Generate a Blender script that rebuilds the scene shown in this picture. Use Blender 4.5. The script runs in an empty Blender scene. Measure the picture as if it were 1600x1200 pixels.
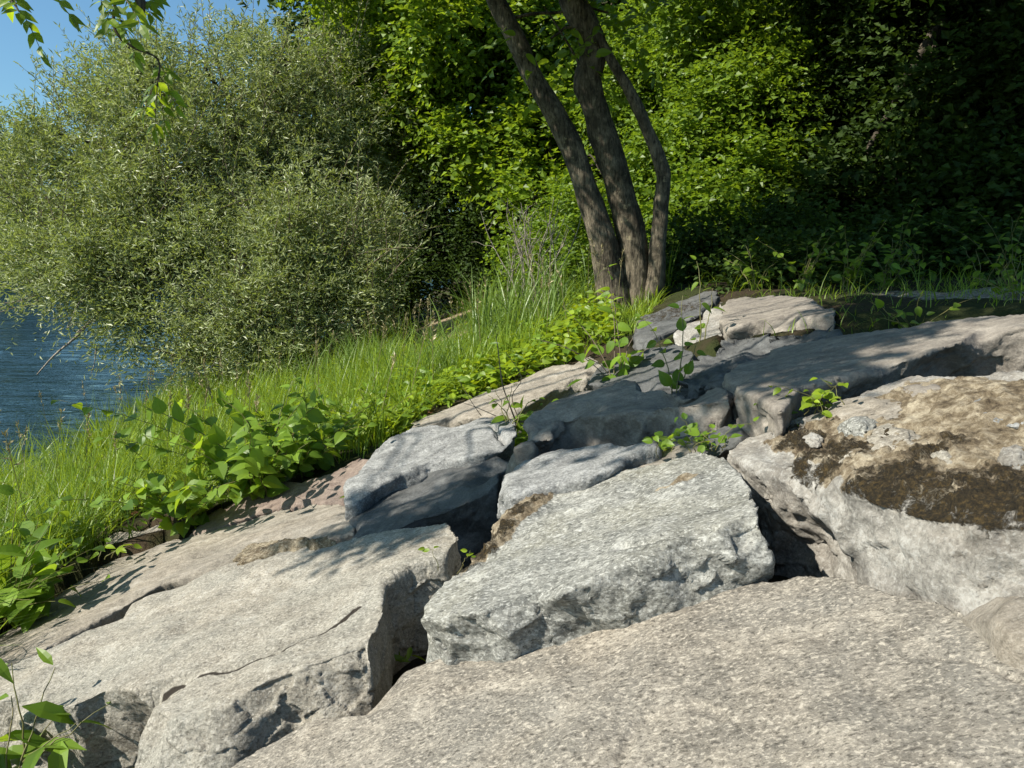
import bpy, bmesh, math, random
import numpy as np
from mathutils import Vector
R = math.radians
SC = bpy.context.scene
COL = SC.collection
rng = np.random.default_rng(7)

# ------------------------------------------------------------------ camera, sky, sun, exposure
EYE = 2.60                      # eye height above the water (z = 0)
FPX = 1256.0                    # focal length in pixels of the 1600 wide photograph
PITCH = math.atan(195.0 / FPX)
cam = bpy.data.cameras.new('camera'); co = bpy.data.objects.new('camera', cam); COL.objects.link(co)
cam.sensor_width = 36.0; cam.lens = 36.0 * FPX / 1600.0
cam.clip_start = 0.05; cam.clip_end = 2000
co.location = (0, 0, EYE); co.rotation_euler = (R(90) - PITCH, 0, 0)
SC.camera = co

SUN_AZ = 24.0                   # the sun stands to the left, a little behind the camera
SUN_EL = 42.0
sdir = Vector((-math.cos(R(SUN_AZ)) * math.cos(R(SUN_EL)), -math.sin(R(SUN_AZ)) * math.cos(R(SUN_EL)), math.sin(R(SUN_EL))))
w = bpy.data.worlds.new('World'); SC.world = w; w.use_nodes = True
wn = w.node_tree.nodes; wl = w.node_tree.links; wn.clear()
sky = wn.new('ShaderNodeTexSky'); sky.sky_type = 'NISHITA'; sky.sun_disc = False
sky.sun_elevation = R(SUN_EL); sky.sun_rotation = math.atan2(sdir.x, sdir.y)
sky.air_density = 1.0; sky.dust_density = 1.2; sky.ozone_density = 1.2
bg = wn.new('ShaderNodeBackground'); bg.inputs[1].default_value = 0.060
wo = wn.new('ShaderNodeOutputWorld')
tint = wn.new('ShaderNodeMix'); tint.data_type = 'RGBA'; tint.blend_type = 'MULTIPLY'; tint.inputs[0].default_value = 1.0; tint.inputs[7].default_value = (0.84, 1.22, 1.36, 1)
wl.new(sky.outputs[0], tint.inputs[6]); wl.new(tint.outputs[2], bg.inputs[0]); wl.new(bg.outputs[0], wo.inputs[0])
sl = bpy.data.lights.new('sun', 'SUN'); sl.energy = 4.9; sl.angle = R(0.5); sl.color = (1.0, 0.94, 0.84)
so = bpy.data.objects.new('sun', sl); COL.objects.link(so); so.rotation_euler = (-sdir).to_track_quat('-Z', 'Y').to_euler()
so.location = (-20, -5, 25)
SC.view_settings.view_transform = 'Standard'; SC.view_settings.look = 'None'
SC.view_settings.exposure = 0.92; SC.view_settings.gamma = 1.0
SC.render.engine = 'CYCLES'
SC.cycles.max_bounces = 8; SC.cycles.diffuse_bounces = 3; SC.cycles.glossy_bounces = 2
SC.cycles.transmission_bounces = 3; SC.cycles.transparent_max_bounces = 4
SC.cycles.use_denoising = True

# ------------------------------------------------------------------ pixel <-> place
CP, SP = math.cos(PITCH), math.sin(PITCH)
def ray(u, v):
    a, b = (u - 800.0) / FPX, (600.0 - v) / FPX
    return np.array([a, CP + b * SP, -SP + b * CP])
def at(u, v, y):                # the point at distance y in front of the camera
    d = ray(u, v); return np.array([0, 0, EYE]) + d * (y / d[1])
BANK = (EYE - 1.02, 0.35, 0.0)  # z = a + b x + c y: the stone bank
def on_plane(u, v, pl=BANK):
    d = ray(u, v); t = (pl[0] - EYE) / (d[2] - pl[1] * d[0] - pl[2] * d[1])
    return np.array([0, 0, EYE]) + d * t

# ------------------------------------------------------------------ noise
_perm = np.random.default_rng(3).permutation(256); _perm = np.concatenate([_perm, _perm, _perm])
_g = np.random.default_rng(4).normal(size=(256, 3)); _g /= np.linalg.norm(_g, axis=1)[:, None]
def hash3(i, j, k): return _perm[_perm[_perm[i & 255] + (j & 255)] + (k & 255)]
def noise(P):
    I = np.floor(P).astype(np.int64); f = P - I; u = f * f * f * (f * (f * 6 - 15) + 10)
    out = 0
    for dx in (0, 1):
        wx = u[:, 0] if dx else 1 - u[:, 0]
        for dy in (0, 1):
            wy = u[:, 1] if dy else 1 - u[:, 1]
            for dz in (0, 1):
                wz = u[:, 2] if dz else 1 - u[:, 2]
                g = _g[hash3(I[:, 0] + dx, I[:, 1] + dy, I[:, 2] + dz)]
                out = out + wx * wy * wz * (g[:, 0] * (f[:, 0] - dx) + g[:, 1] * (f[:, 1] - dy) + g[:, 2] * (f[:, 2] - dz))
    return out * 1.6
def fbm(P, o=4, gain=0.5):
    a, s, t = 1.0, 0, 1.0
    for i in range(o):
        s = s + a * noise(P * t + 17.3 * i); a *= gain; t *= 2.03
    return s
def facets(P):                  # piecewise planar chips
    I = np.floor(P).astype(np.int64); best = np.full(len(P), 1e9); val = np.zeros(len(P))
    for dx in (-1, 0, 1):
        for dy in (-1, 0, 1):
            for dz in (-1, 0, 1):
                J = I + np.array([dx, dy, dz]); h = hash3(J[:, 0], J[:, 1], J[:, 2])
                c = J + 0.5 + _g[h] * 0.45; q = P - c; d = (q * q).sum(1)
                g = _g[(h * 7 + 31) & 255]; m = d < best
                val = np.where(m, (g * q).sum(1) + 0.5 * g[:, 0], val); best = np.where(m, d, best)
    return val
def sstep(a, b, x):
    t = np.clip((x - a) / (b - a), 0, 1); return t * t * (3 - 2 * t)
def nrm(v): return v / np.maximum(np.linalg.norm(v, axis=-1, keepdims=True), 1e-9)

# ------------------------------------------------------------------ meshes and objects
def mesh_from(name, V, Q, smooth=False, attrs=None, fattrs=None):
    V = np.asarray(V, np.float32); Q = np.asarray(Q, np.int32); k = Q.shape[1]
    me = bpy.data.meshes.new(name)
    me.vertices.add(len(V)); me.vertices.foreach_set('co', V.ravel())
    me.loops.add(Q.size); me.loops.foreach_set('vertex_index', Q.ravel())
    me.polygons.add(len(Q)); me.polygons.foreach_set('loop_start', np.arange(len(Q), dtype=np.int32) * k)
    me.polygons.foreach_set('use_smooth', np.full(len(Q), smooth))
    for n, a in (attrs or {}).items():
        me.attributes.new(n, 'FLOAT', 'POINT').data.foreach_set('value', np.asarray(a, np.float32))
    for n, a in (fattrs or {}).items():
        me.attributes.new(n, 'FLOAT', 'FACE').data.foreach_set('value', np.asarray(a, np.float32))
    me.update(calc_edges=True)
    return me
def link(name, me, mat, parent=None, loc=None):
    o = bpy.data.objects.new(name, me); COL.objects.link(o)
    if mat: me.materials.append(mat)
    if parent: o.parent = parent
    if loc is not None: o.location = loc
    return o
def tag(o, label, cat, group=None):
    o['label'] = label; o['category'] = cat
    if group: o['group'] = group
    return o
def thing(name, label, cat, loc, group=None):
    o = bpy.data.objects.new(name, None); COL.objects.link(o); o.location = loc; o.empty_display_size = 0.1
    return tag(o, label, cat, group)
class MB:                       # collects quads
    def __init__(s): s.V = []; s.Q = []; s.A = []; s.n = 0
    def add(s, V, Q, var=None):
        s.V.append(V); s.Q.append(np.asarray(Q) + s.n); s.n += len(V)
        s.A.append(np.full(len(Q), 0.5) if var is None else var)
    def build(s, name, mat, parent=None, org=(0, 0, 0), smooth=False):
        me = mesh_from(name, np.concatenate(s.V) - np.array(org), np.concatenate(s.Q), smooth, None, {'var': np.concatenate(s.A)})
        return link(name, me, mat, parent)
def tube(mb, pts, rad, n=8, wob=0.0):
    pts = np.asarray(pts, float); rad = np.asarray(rad, float)
    T = nrm(np.gradient(pts, axis=0)); ref = np.array([0.31, 0.9, 0.29]); 
    A = nrm(np.cross(T, ref)); B = np.cross(T, A)
    ang = np.arange(n) / n * 2 * math.pi
    ring = A[:, None] * np.cos(ang)[None, :, None] + B[:, None] * np.sin(ang)[None, :, None]
    V = pts[:, None] + ring * rad[:, None, None]
    if wob:
        f = fbm((pts[:, None] * 2.2 + ring * 0.9).reshape(-1, 3), 3).reshape(len(pts), n, 1)
        V = V + ring * rad[:, None, None] * f * wob
    k = len(pts); i = np.arange(k - 1)[:, None] * n; j = np.arange(n)[None]; j2 = (j + 1) % n
    Q = np.stack([i + j, i + j2, i + n + j2, i + n + j], -1).reshape(-1, 4)
    mb.add(V.reshape(-1, 3), Q)
def spline(pts, m=6):           # Catmull-Rom
    pts = np.asarray(pts, float); P = np.vstack([2 * pts[0] - pts[1], pts, 2 * pts[-1] - pts[-2]]); out = []
    for i in range(1, len(P) - 2):
        for t in np.arange(m) / m:
            a, b, c, d = P[i - 1], P[i], P[i + 1], P[i + 2]
            out.append(0.5 * (2 * b + (c - a) * t + (2 * a - 5 * b + 4 * c - d) * t * t + (3 * b - a - 3 * c + d) * t ** 3))
    out.append(pts[-1]); return np.array(out)
OVATE = ((0, 0.05), (0.07, 0.52), (0.2, 0.88), (0.38, 1.0), (0.58, 0.86), (0.76, 0.54), (0.9, 0.2), (1, 0.01))
LANCE = ((0, 0.05), (0.3, 0.9), (0.6, 0.8), (1, 0.02))
def leaves(mb, P, D, N, L, W, var, rows=None, fold=0.15, droop=0.2):
    D = nrm(D); S = nrm(np.cross(D, N)); N = np.cross(S, D); n = len(P)
    L = np.broadcast_to(L, (n,))[:, None]; W = np.broadcast_to(W, (n,))[:, None]
    if rows is None:            # one four-cornered leaf
        mid = P + D * L * 0.45; tip = P + D * L - N * L * droop
        V = np.stack([P, mid + S * W / 2 + N * W * fold, tip, mid - S * W / 2 + N * W * fold], 1)
        mb.add(V.reshape(-1, 3), np.arange(4 * n).reshape(n, 4), var); return
    k = len(rows); V = []
    for s, w_ in rows:
        c = P + D * L * s - N * L * droop * s * s
        V += [c + S * W * w_ / 2 + N * W * w_ * fold, c, c - S * W * w_ / 2 + N * W * w_ * fold]
    V = np.stack(V, 1); q = []
    for i in range(k - 1):
        a = 3 * i; q += [(a, a + 1, a + 4, a + 3), (a + 1, a + 2, a + 5, a + 4)]
    q = np.array(q); Q = (np.arange(n)[:, None, None] * 3 * k + q[None]).reshape(-1, 4)
    mb.add(V.reshape(-1, 3), Q, np.repeat(var, len(q)))

# ------------------------------------------------------------------ materials
def mat(name):
    m = bpy.data.materials.new(name); m.use_nodes = True; nt = m.node_tree; nt.nodes.clear()
    out = nt.nodes.new('ShaderNodeOutputMaterial'); return m, nt, out
class NT:
    def __init__(s, nt): s.nt = nt
    def n(s, t, **kw):
        o = s.nt.nodes.new(t)
        for k, v in kw.items(): setattr(o, k, v)
        return o
    def l(s, a, b): s.nt.links.new(a, b)
    def set(s, sock, v):
        if isinstance(v, bpy.types.NodeSocket): s.l(v, sock)
        else: sock.default_value = v if not (isinstance(v, tuple) and len(v) == 3 and sock.type == 'RGBA') else (*v, 1)
    def math(s, op, a, b=0.0, clamp=False):
        o = s.n('ShaderNodeMath', operation=op, use_clamp=clamp); s.set(o.inputs[0], a); s.set(o.inputs[1], b); return o.outputs[0]
    def mix(s, f, a, b, mode='MIX'):
        o = s.n('ShaderNodeMix', data_type='RGBA', blend_type=mode); s.set(o.inputs[0], f); s.set(o.inputs[6], a); s.set(o.inputs[7], b); return o.outputs[2]
    def noise(s, co, sc, det=4, rough=0.55, dist=0.0):
        o = s.n('ShaderNodeTexNoise'); s.l(co, o.inputs['Vector']); o.inputs['Scale'].default_value = sc
        o.inputs['Detail'].default_value = det; o.inputs['Roughness'].default_value = rough; o.inputs['Distortion'].default_value = dist; return o.outputs[0]
    def voro(s, co, sc, feat='F1', out='Distance'):
        o = s.n('ShaderNodeTexVoronoi', feature=feat); s.l(co, o.inputs['Vector']); o.inputs['Scale'].default_value = sc; return o.outputs[out]
    def ramp(s, f, *stops):
        o = s.n('ShaderNodeValToRGB'); s.l(f, o.inputs[0]); e = o.color_ramp.elements
        while len(e) < len(stops): e.new(0.5)
        for x, (p, c) in zip(e, stops):
            x.position = p; x.color = (*c, 1) if isinstance(c, tuple) else (c, c, c, 1)
        return o.outputs[0]
    def coord(s, scale=(1, 1, 1), rot=(0, 0, 0), kind='Object'):
        t = s.n('ShaderNodeTexCoord'); m = s.n('ShaderNodeMapping'); s.l(t.outputs[kind], m.inputs[0])
        m.inputs['Scale'].default_value = scale; m.inputs['Rotation'].default_value = rot; return m.outputs[0]
    def attr(s, name): return s.n('ShaderNodeAttribute', attribute_name=name).outputs['Fac']
    def bump(s, h, strength, dist, normal=None):
        o = s.n('ShaderNodeBump'); s.l(h, o.inputs['Height']); o.inputs['Strength'].default_value = strength; o.inputs['Distance'].default_value = dist
        if normal: s.l(normal, o.inputs['Normal'])
        return o.outputs[0]
    def principled(s, col, rough, normal=None, spec=0.3):
        o = s.n('ShaderNodeBsdfPrincipled'); s.set(o.inputs['Base Color'], col); s.set(o.inputs['Roughness'], rough)
        o.inputs['Specular IOR Level'].default_value = spec
        if normal: s.l(normal, o.inputs['Normal'])
        return o.outputs[0]

def rock_mat(name, base, dark, light, grain=1.0, streak=(1, 1, 1), rot=(0, 0, 0), fleck=0.5, stain=(0.2, 0.15, 0.1), stain_amt=0.35, bump=1.0, rough=0.85):
    m, nt, out = mat(name); t = NT(nt); c = t.coord(streak, rot); c0 = t.coord()
    big = t.noise(c0, 1.7, 6, 0.65, 0.5); mott = t.noise(c, 5.5, 13, 0.80, 0.3); fine = t.noise(c, 78 * grain, 4, 0.62, 0.4); cr = t.voro(c, 210 * grain, 'F1', 'Color')
    crv = t.n('ShaderNodeSeparateColor'); t.l(cr, crv.inputs[0])
    col = t.ramp(mott, (0.32, tuple(x * 0.5 for x in dark)), (0.43, dark), (0.54, base), (0.66, light))
    col = t.mix(t.math('MULTIPLY', t.ramp(big, (0.42, 0.0), (0.62, 1.0)), stain_amt), col, t.mix(mott, tuple(x * 0.7 for x in stain), tuple(x * 1.25 for x in stain)))
    col = t.mix(t.math('MULTIPLY', t.ramp(fine, (0.55, 0.0), (0.63, 1.0)), fleck * 1.0), col, light)
    col = t.mix(t.math('MULTIPLY', t.ramp(fine, (0.36, 1.0), (0.45, 0.0)), fleck * 1.0), col, tuple(x * 0.35 for x in dark))
    col = t.mix(t.math('MULTIPLY', t.ramp(crv.outputs[0], (0.88, 0.0), (0.95, 1.0)), fleck * 0.55), col, light)
    col = t.mix(t.math('MULTIPLY', t.ramp(crv.outputs[1], (0.90, 0.0), (0.95, 1.0)), fleck * 0.45), col, tuple(x * 0.4 for x in dark))
    # lichen crust and moss where the stone carries it
    mo = t.attr('moss'); mn = t.noise(c0, 26, 6, 0.75, 0.6); mfac = t.ramp(t.math('ADD', t.math('MULTIPLY', mo, 0.36), t.math('MULTIPLY', t.noise(c0, 15, 9, 0.78, 0.5), 1.3)), (0.86, 0.0), (0.96, 1.0))
    mcol = t.ramp(t.noise(c0, 60, 4, 0.8), (0.34, (0.008, 0.007, 0.004)), (0.52, (0.035, 0.025, 0.011)), (0.70, (0.12, 0.08, 0.028)))
    crust = t.attr('crust'); ccol = t.ramp(t.noise(c0, 11, 12, 0.82, 0.3), (0.36, (0.03, 0.021, 0.012)), (0.47, (0.13, 0.10, 0.062)), (0.58, (0.30, 0.255, 0.18)), (0.68, (0.42, 0.375, 0.28)))
    col = t.mix(t.ramp(t.math('ADD', crust, t.math('MULTIPLY', t.math('SUBTRACT', mn, 0.5), 0.9)), (0.40, 0.0), (0.52, 1.0)), col, ccol)
    col = t.mix(mfac, col, mcol)
    col = t.mix(t.ramp(t.attr('crack_shade'), (0.45, 0.0), (0.8, 1.0)), col, (0.028, 0.022, 0.016))   # the crack's own shade, painted as a dark line
    h = t.math('ADD', t.math('MULTIPLY', t.noise(c0, 13, 12, 0.72), 1.6), t.math('MULTIPLY', t.voro(c0, 95 * grain, 'F1', 'Distance'), 0.12))
    h = t.math('ADD', h, t.math('MULTIPLY', mfac, t.math('MULTIPLY', t.noise(c0, 120, 4, 0.8), 1.6)))
    nr = t.bump(h, min(1.0, 0.8 * bump), 0.020 * bump)
    t.l(t.principled(col, rough, nr, 0.25), out.inputs[0]); return m
def leaf_mat(name, lo, hi, trans, tf=0.4, rough=0.45, spec=0.4):
    m, nt, out = mat(name); t = NT(nt); v = t.attr('var')
    col = t.ramp(v, (0.0, lo), (0.75, hi), (1.0, tuple(min(1, 1.25 * x) for x in hi)))
    p = t.principled(col, rough, None, spec)
    tr = t.n('ShaderNodeBsdfTranslucent'); tc = t.mix(v, tuple(0.6 * x for x in trans), trans); t.l(tc, tr.inputs[0])
    mx = t.n('ShaderNodeMixShader'); mx.inputs[0].default_value = tf; t.l(p, mx.inputs[1]); t.l(tr.outputs[0], mx.inputs[2]); t.l(mx.outputs[0], out.inputs[0]); return m
def bark_mat(name, dark, light, sc=1.0, zs=0.25):
    m, nt, out = mat(name); t = NT(nt); c = t.coord((1, 1, zs)); c0 = t.coord()
    a = t.noise(c, 38 * sc, 6, 0.7, 0.5); b = t.noise(c0, 5, 4, 0.6); v = t.voro(c, 26 * sc)
    col = t.mix(t.ramp(a, (0.35, 0.0), (0.66, 1.0)), dark, light)
    col = t.mix(t.math('MULTIPLY', t.ramp(b, (0.45, 0.0), (0.62, 1.0)), 0.65), col, tuple(x * 0.45 for x in dark))
    col = t.mix(t.ramp(t.noise(c0, 11, 5, 0.7), (0.60, 0.0), (0.70, 0.6)), col, (light[0] * 1.5, light[1] * 1.55, light[2] * 1.35))
    nr = t.bump(t.math('ADD', a, t.math('MULTIPLY', v, 0.6)), 0.9, 0.02)
    t.l(t.principled(col, 0.9, nr, 0.15), out.inputs[0]); return m

M = {}
M['pink'] = rock_mat('pinkish granite', (0.27, 0.238, 0.19), (0.165, 0.146, 0.118), (0.46, 0.415, 0.34), 0.8, (1, 1.6, 1.6), (0, 0, 0.35), 0.78, (0.20, 0.19, 0.165), 0.65)
M['tan'] = rock_mat('tan granite', (0.31, 0.28, 0.225), (0.205, 0.183, 0.145), (0.46, 0.43, 0.37), 0.9, (1, 1.4, 1.4), (0, 0, 0.3), 0.65, (0.255, 0.25, 0.215), 0.65)
M['slab'] = rock_mat('weathered tan slab', (0.28, 0.245, 0.195), (0.185, 0.16, 0.125), (0.40, 0.365, 0.31), 1.0, (1, 2.0, 2.0), (0, 0, 0.3), 0.35, (0.19, 0.18, 0.155), 0.6)
M['gneiss'] = rock_mat('grey green gneiss', (0.25, 0.247, 0.22), (0.155, 0.155, 0.138), (0.48, 0.475, 0.43), 0.75, (0.9, 1.6, 1.6), (0, 0, 0.3), 0.75, (0.27, 0.25, 0.175), 0.4)
M['dark'] = rock_mat('dark grey stone', (0.088, 0.090, 0.088), (0.058, 0.060, 0.058), (0.16, 0.164, 0.156), 1.0, (1, 1, 1), (0, 0, 0), 0.25, (0.12, 0.115, 0.105), 0.5, 0.8, 0.75)
M['blue'] = rock_mat('blue grey stone', (0.245, 0.245, 0.232), (0.15, 0.151, 0.144), (0.44, 0.44, 0.42), 1.0, (1, 1.5, 1.5), (0, 0, 0.4), 0.5, (0.18, 0.18, 0.17), 0.4)
M['brown'] = rock_mat('brownish flat stone', (0.225, 0.20, 0.165), (0.15, 0.132, 0.11), (0.34, 0.305, 0.255), 0.9, (1, 2, 2), (0, 0, 0.3), 0.25, (0.14, 0.125, 0.11), 0.5, 0.8)
M['red'] = rock_mat('reddish stone', (0.215, 0.165, 0.135), (0.145, 0.108, 0.09), (0.32, 0.265, 0.225), 1.0, (1, 2, 2), (0, 0, 0.3), 0.3, (0.2, 0.175, 0.145), 0.5)
M['cream'] = rock_mat('cream limestone', (0.265, 0.25, 0.218), (0.17, 0.16, 0.14), (0.42, 0.41, 0.375), 0.8, (1, 1, 1), (0, 0, 0), 0.4, (0.36, 0.31, 0.25), 0.4)
M['crust'] = rock_mat('crumbly crust', (0.30, 0.25, 0.17), (0.12, 0.09, 0.055), (0.45, 0.40, 0.30), 1.0, (1, 1, 1), (0, 0, 0), 0.6, (0.10, 0.08, 0.04), 0.7, 1.3, 0.95)

M['maple'] = leaf_mat('bright maple leaf', (0.075, 0.135, 0.010), (0.16, 0.245, 0.016), (0.34, 0.47, 0.02), 0.45)
M['hazel'] = leaf_mat('hazel leaf', (0.065, 0.12, 0.010), (0.145, 0.225, 0.018), (0.30, 0.43, 0.02), 0.43)
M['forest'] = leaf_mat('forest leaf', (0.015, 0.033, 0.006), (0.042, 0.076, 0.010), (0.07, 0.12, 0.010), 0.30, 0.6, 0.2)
M['willow'] = leaf_mat('willow leaf', (0.085, 0.115, 0.030), (0.36, 0.40, 0.20), (0.42, 0.50, 0.08), 0.34, 0.43, 0.38)
M['conifer'] = leaf_mat('conifer needle', (0.012, 0.03, 0.014), (0.03, 0.055, 0.025), (0.02, 0.04, 0.01), 0.1)
M['knot'] = leaf_mat('knotweed leaf', (0.06, 0.125, 0.014), (0.17, 0.275, 0.03), (0.36, 0.50, 0.025), 0.48, 0.42, 0.3)
M['lime'] = leaf_mat('lime green leaf', (0.11, 0.19, 0.012), (0.22, 0.31, 0.018), (0.38, 0.47, 0.015), 0.45)
M['grass'] = leaf_mat('grass blade', (0.065, 0.12, 0.008), (0.20, 0.295, 0.032), (0.40, 0.52, 0.022), 0.42, 0.4, 0.4)
M['straw'] = leaf_mat('dry straw', (0.16, 0.13, 0.055), (0.34, 0.29, 0.15), (0.35, 0.3, 0.12), 0.3)
M['reed'] = leaf_mat('reed blade', (0.08, 0.14, 0.025), (0.17, 0.25, 0.06), (0.24, 0.36, 0.05), 0.35, 0.4, 0.4)
M['walnut'] = leaf_mat('ash leaf', (0.08, 0.15, 0.012), (0.15, 0.24, 0.02), (0.42, 0.55, 0.02), 0.52)
M['dead'] = leaf_mat('withered leaf', (0.14, 0.06, 0.025), (0.30, 0.15, 0.06), (0.25, 0.1, 0.03), 0.25)
M['bark'] = bark_mat('grey brown bark', (0.035, 0.029, 0.021), (0.22, 0.185, 0.13))
M['bark2'] = bark_mat('dark bark', (0.04, 0.033, 0.025), (0.09, 0.075, 0.055))
M['pale'] = bark_mat('pale dead twig', (0.22, 0.19, 0.15), (0.42, 0.37, 0.30), 2.0)
m, nt, out = mat('plant stem'); t = NT(nt); t.l(t.principled(t.mix(t.noise(t.coord(), 20), (0.10, 0.14, 0.03), (0.14, 0.09, 0.04)), 0.5), out.inputs[0]); M['stem'] = m
m, nt, out = mat('woody twig'); t = NT(nt); t.l(t.principled(t.mix(t.noise(t.coord(), 20), (0.10, 0.075, 0.05), (0.17, 0.13, 0.09)), 0.7), out.inputs[0]); M['twig'] = m

def soil():
    m, nt, out = mat('soil and litter'); t = NT(nt); c = t.coord()
    a = t.noise(c, 1.4, 5, 0.6); b = t.noise(c, 30, 6, 0.75); d = t.voro(c, 45, 'F1', 'Color')
    col = t.mix(b, (0.02, 0.015, 0.009), (0.075, 0.055, 0.034))
    col = t.mix(t.ramp(a, (0.42, 0.0), (0.58, 1.0)), col, t.mix(b, (0.016, 0.022, 0.007), (0.05, 0.058, 0.02)))
    sp = t.n('ShaderNodeSeparateColor'); t.l(d, sp.inputs[0])
    grv = t.mix(sp.outputs[0], (0.10, 0.085, 0.065), (0.40, 0.36, 0.30))
    gf = t.attr('gravel'); col = t.mix(t.ramp(t.math('ADD', gf, t.math('MULTIPLY', t.math('SUBTRACT', b, 0.5), 0.8)), (0.42, 0.0), (0.58, 1.0)), col, grv)
    nr = t.bump(t.math('ADD', b, t.math('MULTIPLY', t.voro(c, 45), 0.4)), 0.9, 0.03)
    t.l(t.principled(col, 0.95, nr, 0.1), out.inputs[0]); return m
M['soil'] = soil()
m, nt, out = mat('sandy path'); t = NT(nt); c = t.coord(); b = t.noise(c, 18, 6, 0.7)
t.l(t.principled(t.ramp(b, (0.3, (0.15, 0.11, 0.07)), (0.7, (0.38, 0.29, 0.19))), 0.95, t.bump(b, 0.6, 0.02)), out.inputs[0]); M['path'] = m
m, nt, out = mat('wooded slope'); t = NT(nt); c = t.coord(); b = t.noise(c, 0.6, 8, 0.75)
t.l(t.principled(t.ramp(b, (0.35, (0.008, 0.016, 0.006)), (0.7, (0.028, 0.05, 0.016))), 0.95, t.bump(b, 1.0, 1.0), 0.05), out.inputs[0]); M['slope'] = m
def water():
    m, nt, out = mat('river water'); t = NT(nt); c = t.coord((0.38, 1.9, 1)); c2 = t.coord((0.7, 1.5, 1), (0, 0, 0.2))
    h = t.math('ADD', t.math('MULTIPLY', t.noise(c, 1.5, 3, 0.5, 0.6), 1.0), t.math('MULTIPLY', t.noise(c2, 6.5, 3, 0.55, 0.4), 0.28))
    nr = t.bump(h, 1.0, 0.12)
    o = t.n('ShaderNodeBsdfPrincipled'); o.inputs['Base Color'].default_value = (0.008, 0.020, 0.017, 1); o.inputs['Roughness'].default_value = 0.03
    o.inputs['IOR'].default_value = 1.333; o.inputs['Specular IOR Level'].default_value = 0.5; t.l(nr, o.inputs['Normal'])
    t.l(o.outputs[0], out.inputs[0]); return m
M['water'] = water()

# ------------------------------------------------------------------ ground, water, path, slopes
ROCKS_XY = []                   # footprints of the boulders, to keep grass off them
_bx = np.array([-60, -20, -8.5, -6.6, -6.1, -5.0, -4.0, -3.0, -2.0, 2.05, 2.5, 6, 14, 60])
_bz = np.array([-4, -2.5, -0.9, -0.22, 0.03, 0.22, 0.38, 0.58, 0.88, 2.27, 2.33, 2.42, 2.7, 3.5])
def edge_x(y): return np.interp(y, [0.5, 2.6, 3.2, 4.2, 4.6, 5.0, 5.4, 5.8, 6.6, 7.2, 9.5, 12, 16], [-3.2, -3.0, -2.9, -2.5, -2.25, -2.0, -1.55, -1.1, -0.85, 0.9, 1.6, 2.2, -0.6])
def ground_z(x, y):
    x = np.asarray(x, float); y = np.asarray(y, float); sh = 0.35 * np.sin(y * 0.55) + 0.2 * np.sin(y * 1.3 + 1) + 0.5 * np.sin(y * 0.17 + 2)
    sh = sh * sstep(-3.0, -5.0, x)
    z = np.interp(x + sh, _bx, _bz)
    hole = sstep(0.10, 0.55, x - edge_x(y)) * sstep(2.9, 2.3, x) * sstep(0.0, 0.4, y) * sstep(.7, 0, y - np.interp(x, [-1, 1.0, 1.7], [5.8, 5.6, 4.2]))
    z = z - 0.42 * hole
    added_hill = np.maximum(0, y - 30) * 0.75 * sstep(-6, 3, x - (y - 30) * 0.12)  # rising ground added behind the wood to block bright sky between leaves
    return z + np.minimum(added_hill, 26)
def axis(lo, a, b, hi, fine, grow=1.16):
    c = list(np.arange(a, b, fine)); s = fine; x = b
    while x < hi: c.append(x); s *= grow; x += s
    c.append(hi); s = fine; x = a - fine
    while x > lo: c.insert(0, x); s *= grow; x -= s
    c.insert(0, lo); return np.array(c)
def grid(xs, ys):
    X, Y = np.meshgrid(xs, ys); n, k = len(xs), len(ys)
    i = np.arange(k - 1)[:, None] * n; j = np.arange(n - 1)[None]
    return X.ravel(), Y.ravel(), np.stack([i + j, i + j + 1, i + n + j + 1, i + n + j], -1).reshape(-1, 4)
X, Y, Q = grid(axis(-400, -14, -4.6, -2.5, 0.075), axis(-60, 7, 24, 500, 0.06))
_r = np.random.default_rng(21); W = 0 * X; _f = np.exp(-np.maximum(0, np.maximum(Y - 24, -14 - X)) / 12)
for i in range(26):
    lam = _r.uniform(.38, 1.3); th = R(90 + _r.normal(0, 14)); ph = _r.random() * 6.283
    W += 0.0034 * lam ** .8 / .5 * np.sin((X * math.cos(th) + Y * math.sin(th)) * 6.283 / lam + ph + 1.2 * np.sin(X * .7 + i) + .8 * np.sin(Y * .5 + 2 * i))
W *= (0.65 + 0.5 * np.sin(X * .5 + 1) * np.sin(Y * .4 + X * .2)) * _f
o = link('water', mesh_from('water', np.stack([X, Y, W], 1), Q, True), M['water']); o['kind'] = 'structure'
py = np.linspace(14.0, 29, 60); cx = -1.35 - 0.025 * (py - 11) + 0.15 * np.sin(py * 0.4)
V = []; Q = []
for i, (y_, c_) in enumerate(zip(py, cx)):
    for k in range(7):
        x_ = c_ + (k - 3) * 0.27 + 0.04 * math.sin(y_ * 3 + k); V.append((x_, y_, float(ground_z(x_, y_)) + 0.02))
    if i: Q += [(7 * i - 7 + k, 7 * i - 6 + k, 7 * i + 1 + k, 7 * i + k) for k in range(6)]
o = link('path', mesh_from('path', V, Q, True), M['path']); o['kind'] = 'structure'
X, Y, Q = grid(np.linspace(-260, 40, 90), np.linspace(122, 320, 60))
Z = np.minimum((Y - 122) * 0.16, 14) + 2.5 * fbm(np.stack([X * 0.03, Y * 0.03, 0 * X], 1), 4) * sstep(122, 150, Y) - 1
o = link('far_hillside', mesh_from('far_hillside', np.stack([X, Y, Z], 1), Q, True), M['slope']); o['kind'] = 'structure'

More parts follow.
